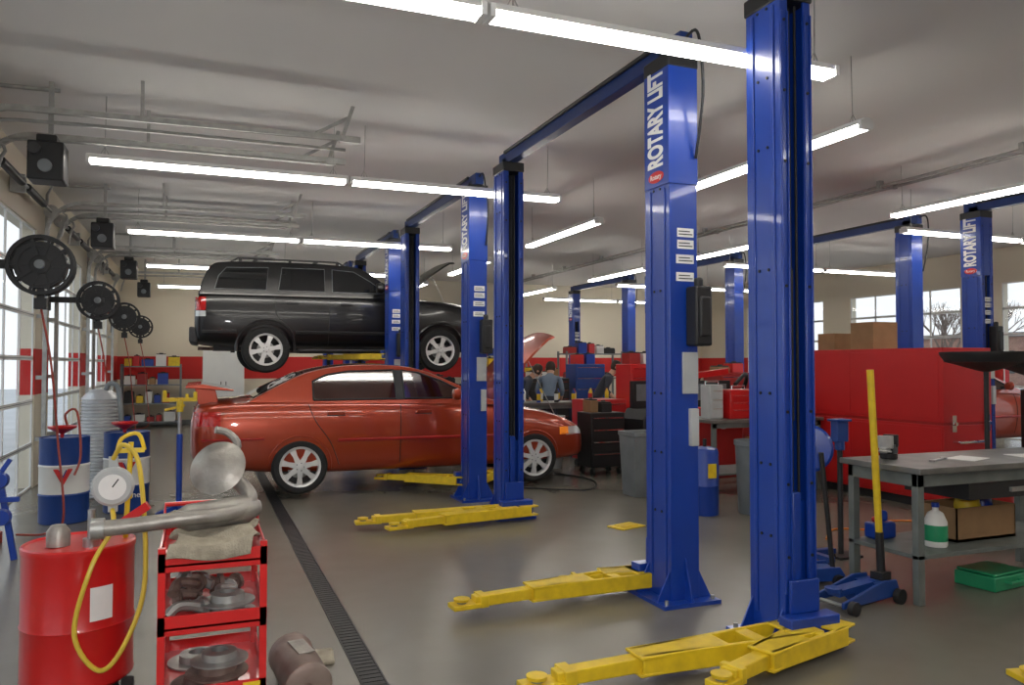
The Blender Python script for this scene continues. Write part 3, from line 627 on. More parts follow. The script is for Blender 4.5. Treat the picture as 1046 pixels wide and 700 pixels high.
M().tube([(-.42,-.12,.0),(-.3,-.12,.005),(-.1,-.12,.02),(.02,-.1,.02),(.12,-.06,.03),(.17,.0,.07),(.14,.06,.12),(.08,.09,.17)],.034,14,smooth=6).obj('exhaust_pipe',EXH,ex)
M().lathe([(.03,-.2),(.06,-.14),(.065,.12),(.03,.18)],(.04,-.04,.02),(1,.25,.05),20).obj('catalytic_converter',EXH,ex)
M().lathe([(0,-.05),(.06,-.045),(.1,-.025),(.122,-.004),(.13,0),(.122,.004),(.1,.02),(.06,.035),(0,.04)],(.03,.08,.21),(-.35,-.8,.45),32).obj('muffler_disc',EXH,ex)
M().tube([(-.42,-.12,.0),(-.47,-.12,.0)],.045,14).obj('pipe_clamp',GALV,ex); M().tube([(.06,.12,.2),(.12,.14,.3),(.08,.18,.36),(.02,.17,.38)],.018,8,smooth=4).obj('sensor_tube',EXH,ex)
mf=thing('muffler','weathered brown oval muffler lying on the concrete floor beside the cart','muffler',(.46,3.97,0),R(10))
M().lathe([(0,-.25),(.085,-.25),(.108,-.24),(.112,-.23),(.108,-.22),(.108,.20),(.112,.21),(.108,.22),(.085,.23),(0,.23)],(0,0,.113),(0.1,1,0),32).obj('muffler_can',TAN,mf)
M().box(-.03,-.1,.218,.05,.1,.224).obj('heat_shield',EXH,mf,bevel=.004)
M().cyl((.03,.22,.115),(.08,.36,.15),.028).obj('pipe_stub',RUST,mf); M().cyl((-.03,-.24,.11),(-.06,-.34,.11),.028).obj('pipe_stub',RUST,mf)
M().prism([(-.1,-.1),(.1,-.12),(.12,.08),(-.08,.1)],'xy',0,.025).obj('shop_cloth',CLOTH,loc=(.58,4.38,0),bevel=.01,label='folded tan rag on the floor by the muffler',category='rag')
def drum(loc,lab,nm):
    r=thing('oil_drum',lab,'drum',loc,0,'blue and white oil drums'); m=M()
    pr=[(0,.0),(.22,0),(.228,.01),(.228,.27),(.236,.285),(.228,.3)]; pr2=[(.228,.3),(.228,.56),(.236,.575),(.228,.59)]; pr3=[(.228,.59),(.228,.85),(.232,.86),(.22,.86),(.215,.845),(.19,.845)]
    m.lathe(pr,n=36); m.lathe(pr2,n=36,mi=1); m.lathe(pr3,n=36); m.obj('drum_shell',[DBLUE,WHT],r)
    M().lathe([(0,.84),(.2,.845),(.2,.85),(.0,.855)],n=30).obj('drum_lid',DBLUE,r)
    M().lathe([(.015,.85),(.02,.89),(.13,.95),(.135,.97),(.12,.96),(.012,.9),(.015,.85)],(-.02,-.04,0),n=24).obj('drum_funnel',RED,r)
    text('V',.2,RED,r,(0.02,-.2385,.47),(1,0,0),(0,0,1),.003,1.2,.008); text('V',.12,DBLUE,r,(.02,-.243,.5),(1,0,0),(0,0,1),.002,1)
    if nm: text('Valvoline',.085,PAPER,r,(0,-.234,.2),(1,0,0),(0,0,1),.006)
    return r
drum((-1.28,9.15,0),'blue steel oil drum with white band standing by the glazed door',False); drum((-.74,9.55,0),'blue oil drum with white band and brand lettering',True)
M().tube([(-1.24,8.98,.99),(-1.25,8.95,1.1),(-1.15,8.95,1.12),(-1.1,8.86,.7),(-1.15,8.83,.5)],.012,8,smooth=5).obj('drum_hose',RHOSE,label='thin red hose looping over the oil drum rim',category='hose')
pb=thing('duct_hose_coil','tall silver ribbed flexible duct hose standing behind the drums','duct hose',(-1.12,10.7,0))
t=M(); pr=[]
for k in range(60): pr.append((.2 if k%2 else .222,.02+k*.02))
t.lathe([(0,0),(.2,0)]+pr+[(.17,1.24),(.1,1.29),(0,1.3)],n=30); t.obj('ribbed_duct',SILV,pb)
M().tube([(.05,-.05,1.25),(.1,-.1,1.36),(.2,-.12,1.3),(.24,-.14,.9)],.03,10,smooth=4).obj('duct_end',GREY,pb)
def polestand(loc,h,lab):
    r=thing('pole_jack',lab,'jack stand',loc,0)
    M().cyl((0,0,.05),(0,0,h*.7),.03,mi=0).obj('outer_post',BLUE,r)
    M().cyl((0,0,h*.65),(0,0,h),.018).obj('inner_post',STL,r)
    for k in range(4): g=k*math.pi/2+.5; M().beam((0,0,.1),(.24*math.cos(g),.24*math.sin(g),.025),.05,.04).obj('base_leg',BLUE,r)
    t=M(); t.beam((-.17,0,h),(.17,0,h),.04,.04); t.beam((0,-.14,h-.02),(0,.14,h-.02),.04,.04); t.cyl((-.15,0,h),(-.15,0,h+.1),.02); t.cyl((.15,0,h),(.15,0,h+.08),.02); t.cyl((.07,0,h),(.07,0,h+.06),.018); t.cyl((0,0,h-.13),(0,0,h+.02),.035); t.beam((-.15,0,h-.11),(.05,0,h-.06),.025,.025)
    t.obj('jack_head',YEL,r)
polestand((-.2,9.1,0),1.22,'tall blue pole jack with yellow cradle head by the red sedan')
bl=thing('tripod_stand','small blue folding shop stand with round knobs by the door','stand',(-1.62,7.5,0))
M().beam((0,0,0.0),(.12,0,.72),.045,.045).beam((.22,0,0.0),(.1,0,.72),.045,.045).beam((0,-.05,.5),(.26,-.05,.5),.04,.04).beam((.12,0,.72),(.18,0,.82),.035,.035).obj('stand_frame',BLUE,bl,bevel=.004)
for p in ((.12,.66),(.14,.36),(.05,.16)): M().lathe([(0,-.05),(.06,-.05),(.07,0),(.06,.05),(0,.05)],(p[0],-.05,p[1]),(0,1,0),20).obj('round_knob',BLUE,bl)
for k,y in enumerate((7.76,8.18)):
    br=thing('broom','long-handled push broom leaning against the wall','broom',(-1.9,y,0),0,'brooms by the wall')
    M().cyl((.22,0,.1),(-.05,0,1.5),.013).obj('broom_handle',WOOD,br); M().box(.18,-.1,.0,.26,.1,.1).obj('broom_head',RHOSE,br)
wc=thing('metal_locker','white two-door metal storage cabinet against back wall','cabinet',(.55,21.7,0))
M().box(-.5,-.3,.05,.5,.3,2.0).box(-.48,-.28,0,.48,.28,.05).obj('cabinet_body',WHT,wc,bevel=.01)
for s in (-1,1): M().box(min(0,s*.49)+.005,-.315,.07,max(0,s*.49)-.005,-.302,1.98).box(s*.06-.01,-.34,.95,s*.06+.01,-.315,1.15,1).obj('cabinet_door',[WHT,BLK],wc)
def sbox(x,y,z,items,wm=.28,hm=.3):
    ww=random.uniform(.12,wm); hh=random.uniform(.1,hm); M().box(0,0,0,ww,.25,hh).box(.01,.01,hh,ww-.01,.24,hh+.02,1).box(ww*.3,.1,hh+.02,ww*.7,.13,hh+.04,1).obj('storage_box',[random.choice(items),BLK],loc=(x,y,z),bevel=.006,label='small lidded shop supply box',category='box',group='shop supply boxes'); return ww
def shelf_unit(loc,w,dp,h,n,lab,items):
    r=thing('storage_shelf',lab,'shelf',loc); m=M()
    for x in (-w/2,w/2-.04):
        for y in (-dp/2,dp/2-.04): m.box(x,y,0,x+.04,y+.04,h)
    zs=[.12+(h-.2)*k/(n-1) for k in range(n)]
    for z in zs: m.box(-w/2,-dp/2,z,w/2,dp/2,z+.03)
    m.obj('shelf_frame',GREY,r)
    for z in zs:
        x=-w/2+.08
        while x<w/2-.3: x+=sbox(loc[0]+x,loc[1]-.14,z+.0302,items)+.05
SI=[BLUE,RED,CARD,WHT,BLK,YEL,DRED]
shelf_unit((-1.15,21.9,0),1.4,.5,1.6,4,'grey metal shelving with supplies against the back wall',SI)
shelf_unit((8.2,21.9,0),1.8,.5,1.9,4,'wide grey metal shelving with boxes along the back wall',SI)
shelf_unit((6.6,16.2,0),1.5,.5,1.3,3,'low grey metal shelving with shop boxes in the aisle',SI)
shelf_unit((8.6,16.6,0),1.5,.5,1.9,4,'tall grey metal shelving crammed with shop boxes',SI)
# ---------------------------------------------------------------- right side equipment
wb=thing('steel_workbench','grey steel workbench with lower shelf and worn metal top','workbench',(4.42,3.85,0))
m=M(); BD=.6
for x in (0,1.75):
    for y in (0,BD-.05): m.box(x,y,0,x+.06,y+.05,.87)
m.box(0,0,.3,1.8,BD,.33); m.box(0,0,.78,1.8,.02,.87); m.box(0,BD-.02,.78,1.8,BD,.87); m.box(0,0,.78,.02,BD,.87)
m.obj('bench_frame',BENCH,wb,bevel=.004); M().box(-.03,-.05,.87,1.9,BD+.05,.91).obj('bench_top',BTOP,wb,bevel=.004)
M().box(.5,.02,.66,1.7,BD-.05,.8).box(.9,-.0,.7,1.2,.02,.73,1).obj('drawer',[BLK,GALV],wb)
vi=thing('bench_vise','dark steel bench vise bolted to the workbench corner','vise',(4.68,4.32,.911),.5)
M().cyl((0,0,0),(0,0,.04),.06).box(-.05,-.04,.03,.1,.04,.1).box(.04,-.05,.08,.08,.05,.17).obj('vise_body',DSTL,vi,bevel=.006)
M().box(-.1,-.05,.08,-.06,.05,.17).box(-.16,-.025,.05,-.04,.025,.09).cyl((-.2,0,.07),(-.06,0,.07),.012).cyl((-.2,-.07,.07),(-.2,.07,.07),.007).obj('sliding_jaw',GALV,vi,bevel=.004)
bx=thing('cardboard_box','open brown cardboard box on lower bench shelf','box',(5.3,4.2,.332))
M().box(-.3,-.17,0,.3,.17,.02).box(-.3,-.17,0,-.29,.17,.24).box(.29,-.17,0,.3,.17,.24).box(-.3,-.17,0,.3,-.16,.24).box(-.3,.16,0,.3,.17,.24).obj('box_walls',CARD,bx)
M().lathe([(0,0),(.08,.01),(.09,.2),(.07,.28),(0,.29)],n=16).obj('fluid_container',YEL,loc=(5.32,4.2,.353),label='yellow container poking out of the cardboard box',category='container')
M().lathe([(0,0),(.06,.01),(.07,.2),(.05,.28),(.0,.3)],n=16).obj('fluid_container',BLUE,loc=(5.48,4.2,.353),label='blue container poking out of the cardboard box',category='container')
bo=thing('fluid_bottle','white and green fluid bottle standing on bench shelf','bottle',(4.78,4.02,.332))
M().lathe([(0,0),(.07,0),(.075,.01),(.075,.17),(.05,.23),(.02,.25),(.02,.27),(0,.27)],n=20).lathe([(.0755,.04),(.077,.05),(.077,.14),(.0755,.15)],n=20,mi=1).obj('bottle_body',[WHT,GRN],bo); M().cyl((0,0,.27),(0,0,.30),.025,n=12).obj('bottle_cap',BLUE,bo)
M().box(-.1,-.06,0,.1,.06,.12).cyl((.03,0,.12),(.03,0,.2),.03).cyl((-.05,0,.12),(-.05,0,.16),.025,mi=1).obj('fluid_jug',[BLUE,RED],loc=(4.62,4.35,.332),bevel=.02,label='small blue fluid jug on the bench shelf',category='jug')
gt=thing('tool_case','green plastic tool case on floor under workbench','tool case',(5.36,4.05,0),R(6))
M().box(-.2,-.15,0,.2,.15,.1).box(-.19,-.14,.105,.19,.14,.12).obj('case_shell',GRN,gt,bevel=.025); M().tube([(-.08,-.15,.06),(-.08,-.19,.06),(.08,-.19,.06),(.08,-.15,.06)],.01,8).obj('case_handle',GRN,gt)
for i,(x,y,a) in enumerate(((5.2,4.1,.3),(5.8,4.05,-.2))): M().box(-.14,-.1,0,.14,.1,.004).obj('paper_sheet',PAPER,loc=(x,y,.911),rot=(0,0,a),label='loose paper sheet on the workbench top',category='paper',group='papers on bench')
wr=thing('wrench','steel wrench lying on the workbench top','wrench',(4.8,4.05,.911),.4)
M().beam((0,0,.008),(.22,0,.008),.018,.01).lathe([(.012,0),(.024,0),(.024,.014),(.012,.014)],(.23,0,.001),(0,0,1),14).lathe([(.012,0),(.022,0),(.022,.014),(.012,.014)],(-.01,0,.001),(0,0,1),14).obj('wrench_body',STL,wr)
fj=thing('floor_jack','blue hydraulic floor jack with long yellow handle on concrete','floor jack',(4.1,4.05,0),R(10))
m=M()
for y in (-.11,.11): m.prism([(-.32,.04),(.25,.04),(.28,.08),(.25,.15),(.1,.16),(-.2,.10),(-.32,.08)],'xz',y-.01,y+.01)
m.box(.1,-.1,.06,.25,.1,.13); m.cyl((-.1,0,.08),(.15,0,.1),.045); m.obj('jack_frame',DBLUE,fj,bevel=.005)
m=M(); m.beam((.1,0,.12),(-.26,0,.11),.09,.04); m.lathe([(0,0),(.05,0),(.055,.025),(.04,.027),(0,.015)],(-.26,0,.12)); m.obj('lift_saddle',DBLUE,fj)
for x,r in ((-.26,.045),(.23,.05)):
    for y in (-.15,.15): M().lathe([(0,-.02),(r,-.02),(r,.02),(0,.02)],(x,y,r),(0,1,0),20).obj('wheel',BLK,fj)
    M().cyl((x,-.15,r),(x,.15,r),.012).obj('axle',GALV,fj)
M().cyl((.26,0,.1),(.24,0,.45),.028).box(.2,-.045,.09,.3,.045,.18).obj('handle_socket',BLK,fj)
M().cyl((.24,0,.42),(.16,0,1.56),.024).obj('jack_handle',YEL,fj)
f2=thing('floor_jack','second blue floor jack with upright black handle','floor jack',(4.12,4.55,0),R(-15))
m=M()
for y in (-.1,.1): m.prism([(-.28,.04),(.2,.04),(.24,.08),(.2,.14),(-.1,.13),(-.28,.08)],'xz',y-.01,y+.01)
m.box(.05,-.09,.06,.2,.09,.12).beam((.1,0,.1),(-.22,0,.1),.08,.04).lathe([(0,0),(.05,0),(.05,.02),(0,.02)],(-.22,0,.12)); m.obj('jack_frame',DBLUE,f2,bevel=.005)
for x in (-.22,.18):
    for y in (-.13,.13): M().lathe([(0,-.02),(.045,-.02),(.045,.02),(0,.02)],(x,y,.045),(0,1,0),18).obj('wheel',BLK,f2)
M().cyl((.2,0,.1),(.12,0,.95),.018).obj('jack_handle',BLK,f2)
bs=thing('transmission_jack','blue pedestal transmission jack with round saddle plate','jack',(4.55,5.0,0))
M().cyl((0,0,.06),(0,0,.75),.04).cyl((0,0,.7),(0,0,.95),.03).box(-.05,-.04,.85,.05,.05,.98).obj('jack_column',DBLUE,bs)
M().lathe([(0,-.02),(.05,-.02),(.17,-.02),(.19,0),(.17,.02),(.06,.025),(.05,.05),(0,.05)],(-.06,-.07,.93),(-.67,-.74,.05),30).obj('round_saddle',BLUE,bs)
M().beam((-.25,0,.085),(.25,0,.085),.06,.04).beam((0,-.25,.085),(0,.25,.085),.06,.04).obj('jack_base',DBLUE,bs)
for x,y in ((-.23,0),(.23,0),(0,-.23),(0,.23)): M().lathe([(0,-.015),(.034,-.015),(.034,.015),(0,.015)],(x,y,.034),(0,1,0),14).cyl((x,y,.034),(x,y,.08),.008).obj('caster',BLK,bs)
ss=thing('pry_stand','slim blue and black upright stand beside the workbench','stand',(4.98,5.1,0))
M().cyl((0,0,.02),(0,0,.95),.022).box(-.12,-.12,0,.12,.12,.02).obj('stand_post',BLK,ss); M().box(-.06,-.04,.95,.06,.04,1.12).box(-.08,-.06,1.12,.08,.06,1.14).cyl((0,0,.88),(0,0,.96),.04).obj('stand_head',DBLUE,ss,bevel=.006)
rcb=thing('tool_storage_cabinet','very large plain red steel storage cabinet with flat sides','cabinet',(7.48,6.17,0))
M().box(0,0,.1,.74,2.6,.93).box(.04,.04,0,.7,2.56,.1,1).obj('lower_cabinet',[CABRED,BLK],rcb,bevel=.004)
M().prism([(.0,.96),(.74,.96),(.74,1.78),(.0,1.78)],'xz',0.0,2.6).obj('upper_hutch',CABRED,rcb,bevel=.004)
M().box(.01,.01,.93,.73,2.59,.96).obj('bench_trim',DRED,rcb)
for a in (.03,1.32): M().box(-.008,a,.14,0,a+1.25,.9).obj('lower_panel',CABRED,rcb,bevel=.002)
for a in (.06,1.31): M().box(-.006,a,1.0,0,a+1.23,1.74).obj('hutch_panel',CABRED,rcb,bevel=.002)
M().tube([(.15,0,.75),(.15,-.07,.75),(.6,-.07,.75),(.6,0,.75)],.016,8).obj('side_handle',CHR,rcb)
for x in (.1,.62): M().box(x,-.03,.86,x+.06,0,1.04).cyl((x+.03,-.03,.95),(x+.03,-.06,.95),.02).obj('toggle_latch',CHR,rcb)
for i,(y,w,h,c) in enumerate(((7.5,.36,.34,CARD),(8.1,.3,.22,CARD))): M().box(-.2,-w/2,0,.2,w/2,h).box(-.03,-w/2-.001,h,.03,w/2+.001,h+.002,1).obj('carton',[c,PAPER],loc=(7.9,y,1.782),label='taped brown cardboard carton on top of the red cabinet',category='box',group='cartons on red cabinet')
def funnel(loc,lab,r=.36,h=1.55):
    t=thing('oil_drain_funnel',lab,'oil drain',loc,0,'oil drain funnels'); M().lathe([(.03,h),(.05,h+.02),(r*.9,h+.1),(r,h+.16),(r+.015,h+.16),(r+.015,h+.14),(r*.92,h+.07),(.07,h-.01),(.03,h-.02),(.03,h)],n=36).obj('funnel_bowl',BLK,t)
    M().cyl((0,0,.5),(0,0,h),.022).obj('stand_pipe',BLK,t); M().lathe([(0,.08),(.2,.08),(.22,.1),(.22,.52),(.18,.56),(0,.57)],n=28).obj('drain_tank',RED,t)
    for k in range(4): g=k*math.pi/2+.4; M().cyl((.17*math.cos(g),.17*math.sin(g),.03),(.17*math.cos(g),.17*math.sin(g),.09),.01).lathe([(0,-.012),(.03,-.012),(.03,.012),(0,.012)],(.17*math.cos(g),.17*math.sin(g),.03),(1,0,0),14).obj('caster',BLK,t)
funnel((6.6,5.0,0),'black funnel bowl on pole above red oil drain tank'); funnel((7.5,5.2,0),'second black drain funnel on stand beside the red cabinet',.3,1.5)
def bin_(loc,lab,m_,r=.18,h=.76,rd=True):
    t=thing('trash_bin',lab,'trash bin',loc,0,'shop bins'); n=28 if rd else 4
    k=1 if rd else 1.3
    M().lathe([(0,0),(r*.82*k,0),(r*.84*k,.01),(r*k,h-.06),(r*1.06*k,h-.05),(r*1.06*k,h),(r*k,h),(r*.8*k,.05),(0,.05)],n=n).obj('bin_body',m_,t,rot=(0,0,0 if rd else R(45)),bevel=0 if rd else .015)
bin_((5.0,8.35,0),'square grey plastic trash can standing on the floor',GREY,.2,.78,False); bin_((5.35,9.0,0),'grey plastic trash can behind another',GREY,.17,.72,False)
bin_((5.05,11.1,0),'round light grey trash can beside tool chests',LGREY,.22,.8); bin_((5.55,6.9,0),'dark grey plastic bin beside lift column',GREY,.2,.78)
bin_((8.1,9.5,0),'round dark grey bin between machines',GREY,.22,.8)
bd=thing('oil_barrel','small blue steel barrel with white and yellow labels','barrel',(5.02,7.05,0)); M().lathe([(0,0),(.14,0),(.145,.02),(.145,.3),(.15,.31),(.145,.32),(.145,.66),(.13,.7),(.05,.72),(0,.72)],n=28).obj('barrel_shell',BLUE,bd); M().box(-.06,-.152,.4,.04,-.14,.55).obj('barrel_label',YEL,bd); M().cyl((0,0,.7),(0,0,.8),.02).obj('barrel_pump',BLK,bd)
def bench(loc,w,dp,h,lab,rz=0):
    t=thing('work_table',lab,'work table',loc,rz); m=M()
    for x in (0,w-.05):
        for y in (0,dp-.05): m.box(x,y,0,x+.05,y+.05,h-.04)
    m.box(0,0,.25,w,dp,.27); m.box(0,0,h-.1,w,.02,h-.04); m.obj('table_frame',BENCH,t); M().box(-.03,-.03,h-.04,w+.03,dp+.03,h).obj('table_top',BTOP,t,bevel=.004)
bench((5.75,7.9,0),1.65,.7,.92,'grey steel work table holding red toolboxes')
bench((4.9,12.0,0),2.2,.7,.95,'grey steel work table in the middle aisle with cans')
bench((7.6,12.4,0),1.6,.7,.95,'grey steel work table with tools between bays')
def toolbox(loc,w,dp,h,lab,n=3,m_=RED,name='toolbox',rz=0,wheels=False):
    t=thing(name,lab,'toolbox',loc,rz); z0=.12 if wheels else 0
    M().box(-w/2,-dp/2,z0,w/2,dp/2,h).obj('toolbox_body',m_,t,bevel=.012)
    a=z0+.04; s=(h-a-.05)/n
    for k in range(n): M().box(-w/2+.02,-dp/2-.012,a+k*s,w/2-.02,-dp/2,a+(k+1)*s-.012).box(-w/2+.04,-dp/2-.02,a+(k+1)*s-.03,w/2-.04,-dp/2-.012,a+(k+1)*s-.02,1).obj('drawer',[m_,CHR],t)
    if not wheels: M().tube([(-.1,0,h-.005),(-.1,0,h+.04),(.1,0,h+.04),(.1,0,h-.005)],.01,6).obj('carry_handle',CHR,t)
    else:
        for x in (-w/2+.06,w/2-.06):
            for y in (-dp/2+.06,dp/2-.06): M().lathe([(0,-.02),(.05,-.02),(.05,.02),(0,.02)],(x,y,.05),(1,0,0),14).box(x-.02,y-.02,.05,x+.02,y+.02,.13).obj('caster',BLK,t)
        x=-w/2+.05
        while rz==0 and x<w/2-.28: x+=sbox(loc[0]+x,loc[1]-.12,h+.0005,SI,.24,.22)+.06
toolbox((6.35,8.2,.92),.5,.35,.36,'red portable toolbox sitting on the work table'); toolbox((6.95,8.25,.92),.5,.35,.3,'second red toolbox on the work table',2)
toolbox((5.95,8.2,.92),.2,.2,.42,'grey upright tester unit on the work table',3,LGREY,'battery_tester')
toolbox((6.75,11.2,0),.7,.5,1.6,'tall red rolling tool chest with many drawers',9,RED,'tool_chest',0,True)
toolbox((5.85,11.0,0),.7,.5,1.05,'low red rolling tool chest in the aisle',5,RED,'tool_chest',.2,True)
toolbox((7.65,11.2,0),.8,.5,1.2,'wide dark rolling tool chest in the aisle',6,BLK,'tool_chest',0,True)
toolbox((8.6,11.3,0),.8,.5,1.45,'dark red rolling tool chest in the aisle',6,DRED,'tool_chest',0,True)
toolbox((8.9,14.2,0),1.1,.5,1.4,'wide red rolling tool chest by empty lift',7,RED,'tool_chest',0,True)
toolbox((4.7,15.2,0),.8,.5,1.2,'black rolling tool chest behind the sedan',6,BLK,'tool_chest',0,True)
toolbox((9.4,6.18,0),.7,.5,1.3,'black rolling tool chest near empty lift',6,BLK,'tool_chest',0,True)
toolbox((5.7,15.2,0),.9,.5,1.5,'red rolling tool chest behind people',6,RED,'tool_chest',0,True)
toolbox((6.8,15.2,0),.9,.5,1.3,'black rolling tool chest behind people',6,BLK,'tool_chest',0,True)
toolbox((7.75,15.2,0),.7,.5,1.6,'blue rolling tool chest behind people',6,DBLUE,'tool_chest',0,True)
toolbox((5.45,10.2,0),.55,.45,.9,'small black rolling tool chest by the sedan nose',4,BLK,'tool_chest',0,True)
for i in range(19):
    M().lathe([(0,0),(.035,0),(.035,.17),(.015,.2),(.015,.22),(0,.22)],n=14).lathe([(.0355,.04),(.036,.045),(.036,.14),(.0355,.145)],n=14,mi=1).obj('spray_can',[random.choice([BLK,BLUE,WHT,RED,YEL]),random.choice([RED,WHT,YEL])],loc=(4.98+i*.108,12.12+.2*(i%3),.9505),label='small shop chemical can standing on the work table',category='can',group='chemical cans on table')
x=7.65
while x<8.9: x+=sbox(x,12.6,.9505,SI)+.06
def tires(loc,n):
    for k in range(n):
        M().lathe([(.19,-.09),(.2,-.1),(.3,-.1),(.32,-.07),(.325,0),(.32,.07),(.3,.1),(.2,.1),(.19,.09),(.2,0),(.19,-.09)],(0,0,.1),n=36).obj('tire',RUB,loc=(loc[0],loc[1],k*.2005),label='loose black rubber tire in a floor stack',category='tire',group='stacked tires')
tires((4.6,13.6),4); tires((9.6,12.9),3)
def balancer(loc,lab,rz=-20,m_=DRED):
    t=thing('wheel_balancer',lab,'wheel balancer',loc,R(rz)); M().prism([(-.35,0),(.35,0),(.4,.8),(.3,.95),(-.3,.95),(-.4,.8)],'xz',-.25,.25).obj('machine_body',m_,t,bevel=.02)
    M().box(-.3,.1,.95,.3,.18,1.35).box(-.24,.09,1.05,.24,.1,1.3,1).obj('display_panel',[BLK,GREY],t,bevel=.01); M().cyl((0,-.25,.75),(0,-.5,.75),.03).lathe([(.03,0),(.09,.06),(.09,.08),(0,.08)],(0,-.45,.75),(0,-1,0),16).obj('spindle',STL,t)
    M().tube([(.35,.1,.9),(.5,0,1.3),(.4,-.3,1.45),(.2,-.45,1.3)],.03,8,smooth=4).obj('guard_arm',BLK,t)
balancer((7.2,9.9,0),'dark red wheel balancing machine with black display'); balancer((9.0,10.0,0),'second dark red wheel balancing machine'); balancer((6.25,10.05,0),'black wheel balancing machine with display panel',10,BLK)
eh=thing('engine_hoist','red folding engine hoist crane on casters','engine hoist',(6.25,9.0,0),R(8))
M().beam((-.4,-.22,.1),(.7,-.22,.1),.07,.07).beam((-.4,.22,.1),(.7,.22,.1),.07,.07).beam((-.4,-.26,.1),(-.4,.26,.1),.07,.07).beam((-.4,0,.1),(-.35,0,1.4),.08,.08).obj('hoist_frame',RED,eh); M().beam((-.45,0,1.4),(.6,0,1.5),.07,.08).obj('boom',RED,eh); M().cyl((-.36,0,.6),(.1,0,1.45),.03).obj('hydraulic_ram',BLK,eh)
for x,y in ((-.4,-.22),(-.4,.22),(.65,-.22),(.65,.22)): M().lathe([(0,-.02),(.035,-.02),(.035,.02),(0,.02)],(x,y,.035),(0,1,0),14).cyl((x,y,.03),(x,y,.1),.012).obj('caster',BLK,eh)
for p,a in (((3.91,6.79,0),.3),): M().box(-.16,-.11,0,.16,.11,.012).box(-.1,-.07,.012,.1,.07,.02).obj('floor_plate',YEL,loc=p,rot=(0,0,a),bevel=.003,label='small yellow steel plate lying on the concrete floor',category='floor plate')
M().tube([(5.3,5.6,.012),(5.7,5.9,.012),(6.1,5.7,.012),(6.5,6.0,.012),(6.9,5.8,.012),(7.2,6.0,.012)],.01,6,smooth=8).obj('extension_cord',OCORD,label='orange extension cord snaking across the concrete floor',category='cord')
M().tube([(3.6,9.55,.012),(4.3,9.0,.012),(4.6,8.9,.012),(4.9,9.3,.012),(5.0,9.8,.012),(4.8,10.4,.012)],.01,6,smooth=8).obj('air_hose',BLK,label='black air hose trailing across the concrete floor',category='hose')
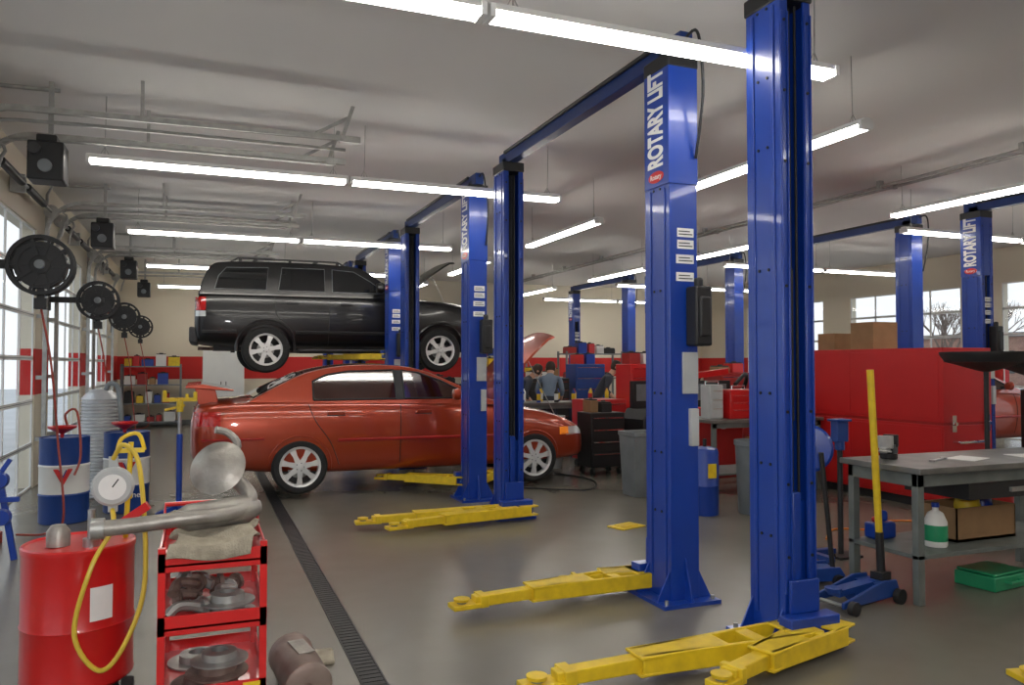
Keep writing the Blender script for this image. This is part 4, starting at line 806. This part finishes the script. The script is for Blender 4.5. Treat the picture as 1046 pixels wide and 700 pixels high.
# ---------------------------------------------------------------- people
def person(loc,rz,shirt,lab,lean=0):
    V=[];E=[];RR=[]; ca,sa=math.cos(lean),math.sin(lean)
    def up(p): x,y,z=p; z-=.95; return (x,y*ca-z*sa,.95+z*ca+y*sa)
    def ad(p,r,par=None,u=True):
        V.append(Vector(up(p) if u else p)); RR.append(r); i=len(V)-1
        if par is not None: E.append((par,i))
        return i
    pel=ad((0,0,.95),.13); sp=ad((0,0,1.15),.125,pel); ch=ad((0,0,1.36),.145,sp); nk=ad((0,0,1.5),.055,ch)
    h1=ad((0,-.01,1.59),.075,nk); h2=ad((0,-.02,1.68),.095,h1); ad((0,-.01,1.75),.07,h2)
    for s in (-1,1):
        hp=ad((s*.1,0,.88),.1,pel,False); kn=ad((s*.11,-.02,.5),.062,hp,False); an=ad((s*.11,.02,.09),.042,kn,False); ad((s*.12,-.13,.045),.038,an,False)
        sh=ad((s*.19,0,1.42),.06,ch); el=ad((s*.25,-.1,1.18),.045,sh); wr=ad((s*.2,-.33,1.15),.03,el); pa=ad((s*.19,-.39,1.14),.034,wr)
        for k in range(4):
            x=s*(.165+.018*k); l=.07+.012*(1.5-abs(k-1.5)); f1=ad((x,-.44,1.135),.009,pa); f2=ad((x,-.44-l*.5,1.12),.008,f1); ad((x,-.44-l*.8,1.09),.007,f2)
        t1=ad((s*.15,-.40,1.13),.011,pa); ad((s*.135,-.44,1.11),.008,t1)
    me=bpy.data.meshes.new('person'); me.from_pydata(V,E,[]); o=bpy.data.objects.new('person',me); COL.objects.link(o)
    o.modifiers.new('s','SKIN')
    for i,r in enumerate(RR): me.skin_vertices[0].data[i].radius=(r,r*(.8 if i<3 else 1))
    me.skin_vertices[0].data[0].use_root=True
    o.modifiers.new('u','SUBSURF').levels=2; bake(o); o.name='person'
    for m_ in (shirt,PANTS,SKIN,BLK): o.data.materials.append(m_)
    for p in o.data.polygons:
        c=p.center; p.use_smooth=True
        q=Vector((c.x,c.y,c.z-.95)); qz=q.z*ca-q.y*sa+.95; qy=q.y*ca+q.z*sa
        p.material_index=3 if c.z<.1 else 1 if (c.z<.9 and abs(qy)<.3) or qz<.98 else 2 if (qz>1.5 or qy<-.2) else 0
    o.location=loc; o.rotation_euler=(0,0,rz); o['label']=lab; o['category']='person'
    def hp(m,name,mt):
        m.v=[up(v) for v in m.v]; m.obj(name,mt,o)
    hp(M().lathe([(0,.11),(.06,.095),(.09,.05),(.1,0),(.098,-.05),(.08,-.09)],(0,.015,1.69),(0,.35,1),18),'hair',HAIR)
    for s in (-1,1):
        hp(M().lathe([(0,-.012),(.011,0),(0,.012)],(s*.032,-.105,1.68),(0,1,0),8),'eye',BLK); hp(M().lathe([(0,-.01),(.025,0),(0,.01)],(s*.095,0,1.66),(1,0,0),10),'ear',SKIN)
    hp(M().lathe([(.018,-.02),(.012,.01),(0,.03)],(0,-.115,1.65),(0,.2,1),8),'nose',SKIN); hp(M().box(-.025,-.108,1.608,.025,-.1,1.616),'mouth',DRED)
person((5.35,13.5,0),R(75),SHIRT2,'person in dark shirt bending over sideways at work',.75)
person((6.2,13.7,0),R(150),SHIRT,'person in grey-blue work shirt bending with back turned',.65)
person((7.15,13.6,0),R(60),SHIRT2,'person in black shirt leaning over equipment',.6)
# ---------------------------------------------------------------- world, camera
w=bpy.data.worlds.new('World'); sc.world=w; w.use_nodes=True; nt=w.node_tree; bg=nt.nodes['Background']
tc=nt.nodes.new('ShaderNodeTexCoord'); sp_=nt.nodes.new('ShaderNodeSeparateXYZ'); cr=nt.nodes.new('ShaderNodeValToRGB')
cr.color_ramp.elements[0].position=0; cr.color_ramp.elements[0].color=(.72,.73,.74,1); cr.color_ramp.elements[1].color=(.75,.83,.95,1)
nt.links.new(tc.outputs['Generated'],sp_.inputs[0]); nt.links.new(sp_.outputs['Z'],cr.inputs[0]); nt.links.new(cr.outputs[0],bg.inputs[0]); bg.inputs[1].default_value=1.6
cam=bpy.data.cameras.new('camera'); co=bpy.data.objects.new('camera',cam); COL.objects.link(co)
cam.sensor_width=36; cam.lens=36*800/1046; cam.clip_end=300
yaw=math.atan(318/800); tilt=math.atan(22/800)
co.location=(0,0,1.6); co.rotation_euler=(R(90)+tilt,0,-yaw)
sc.camera=co
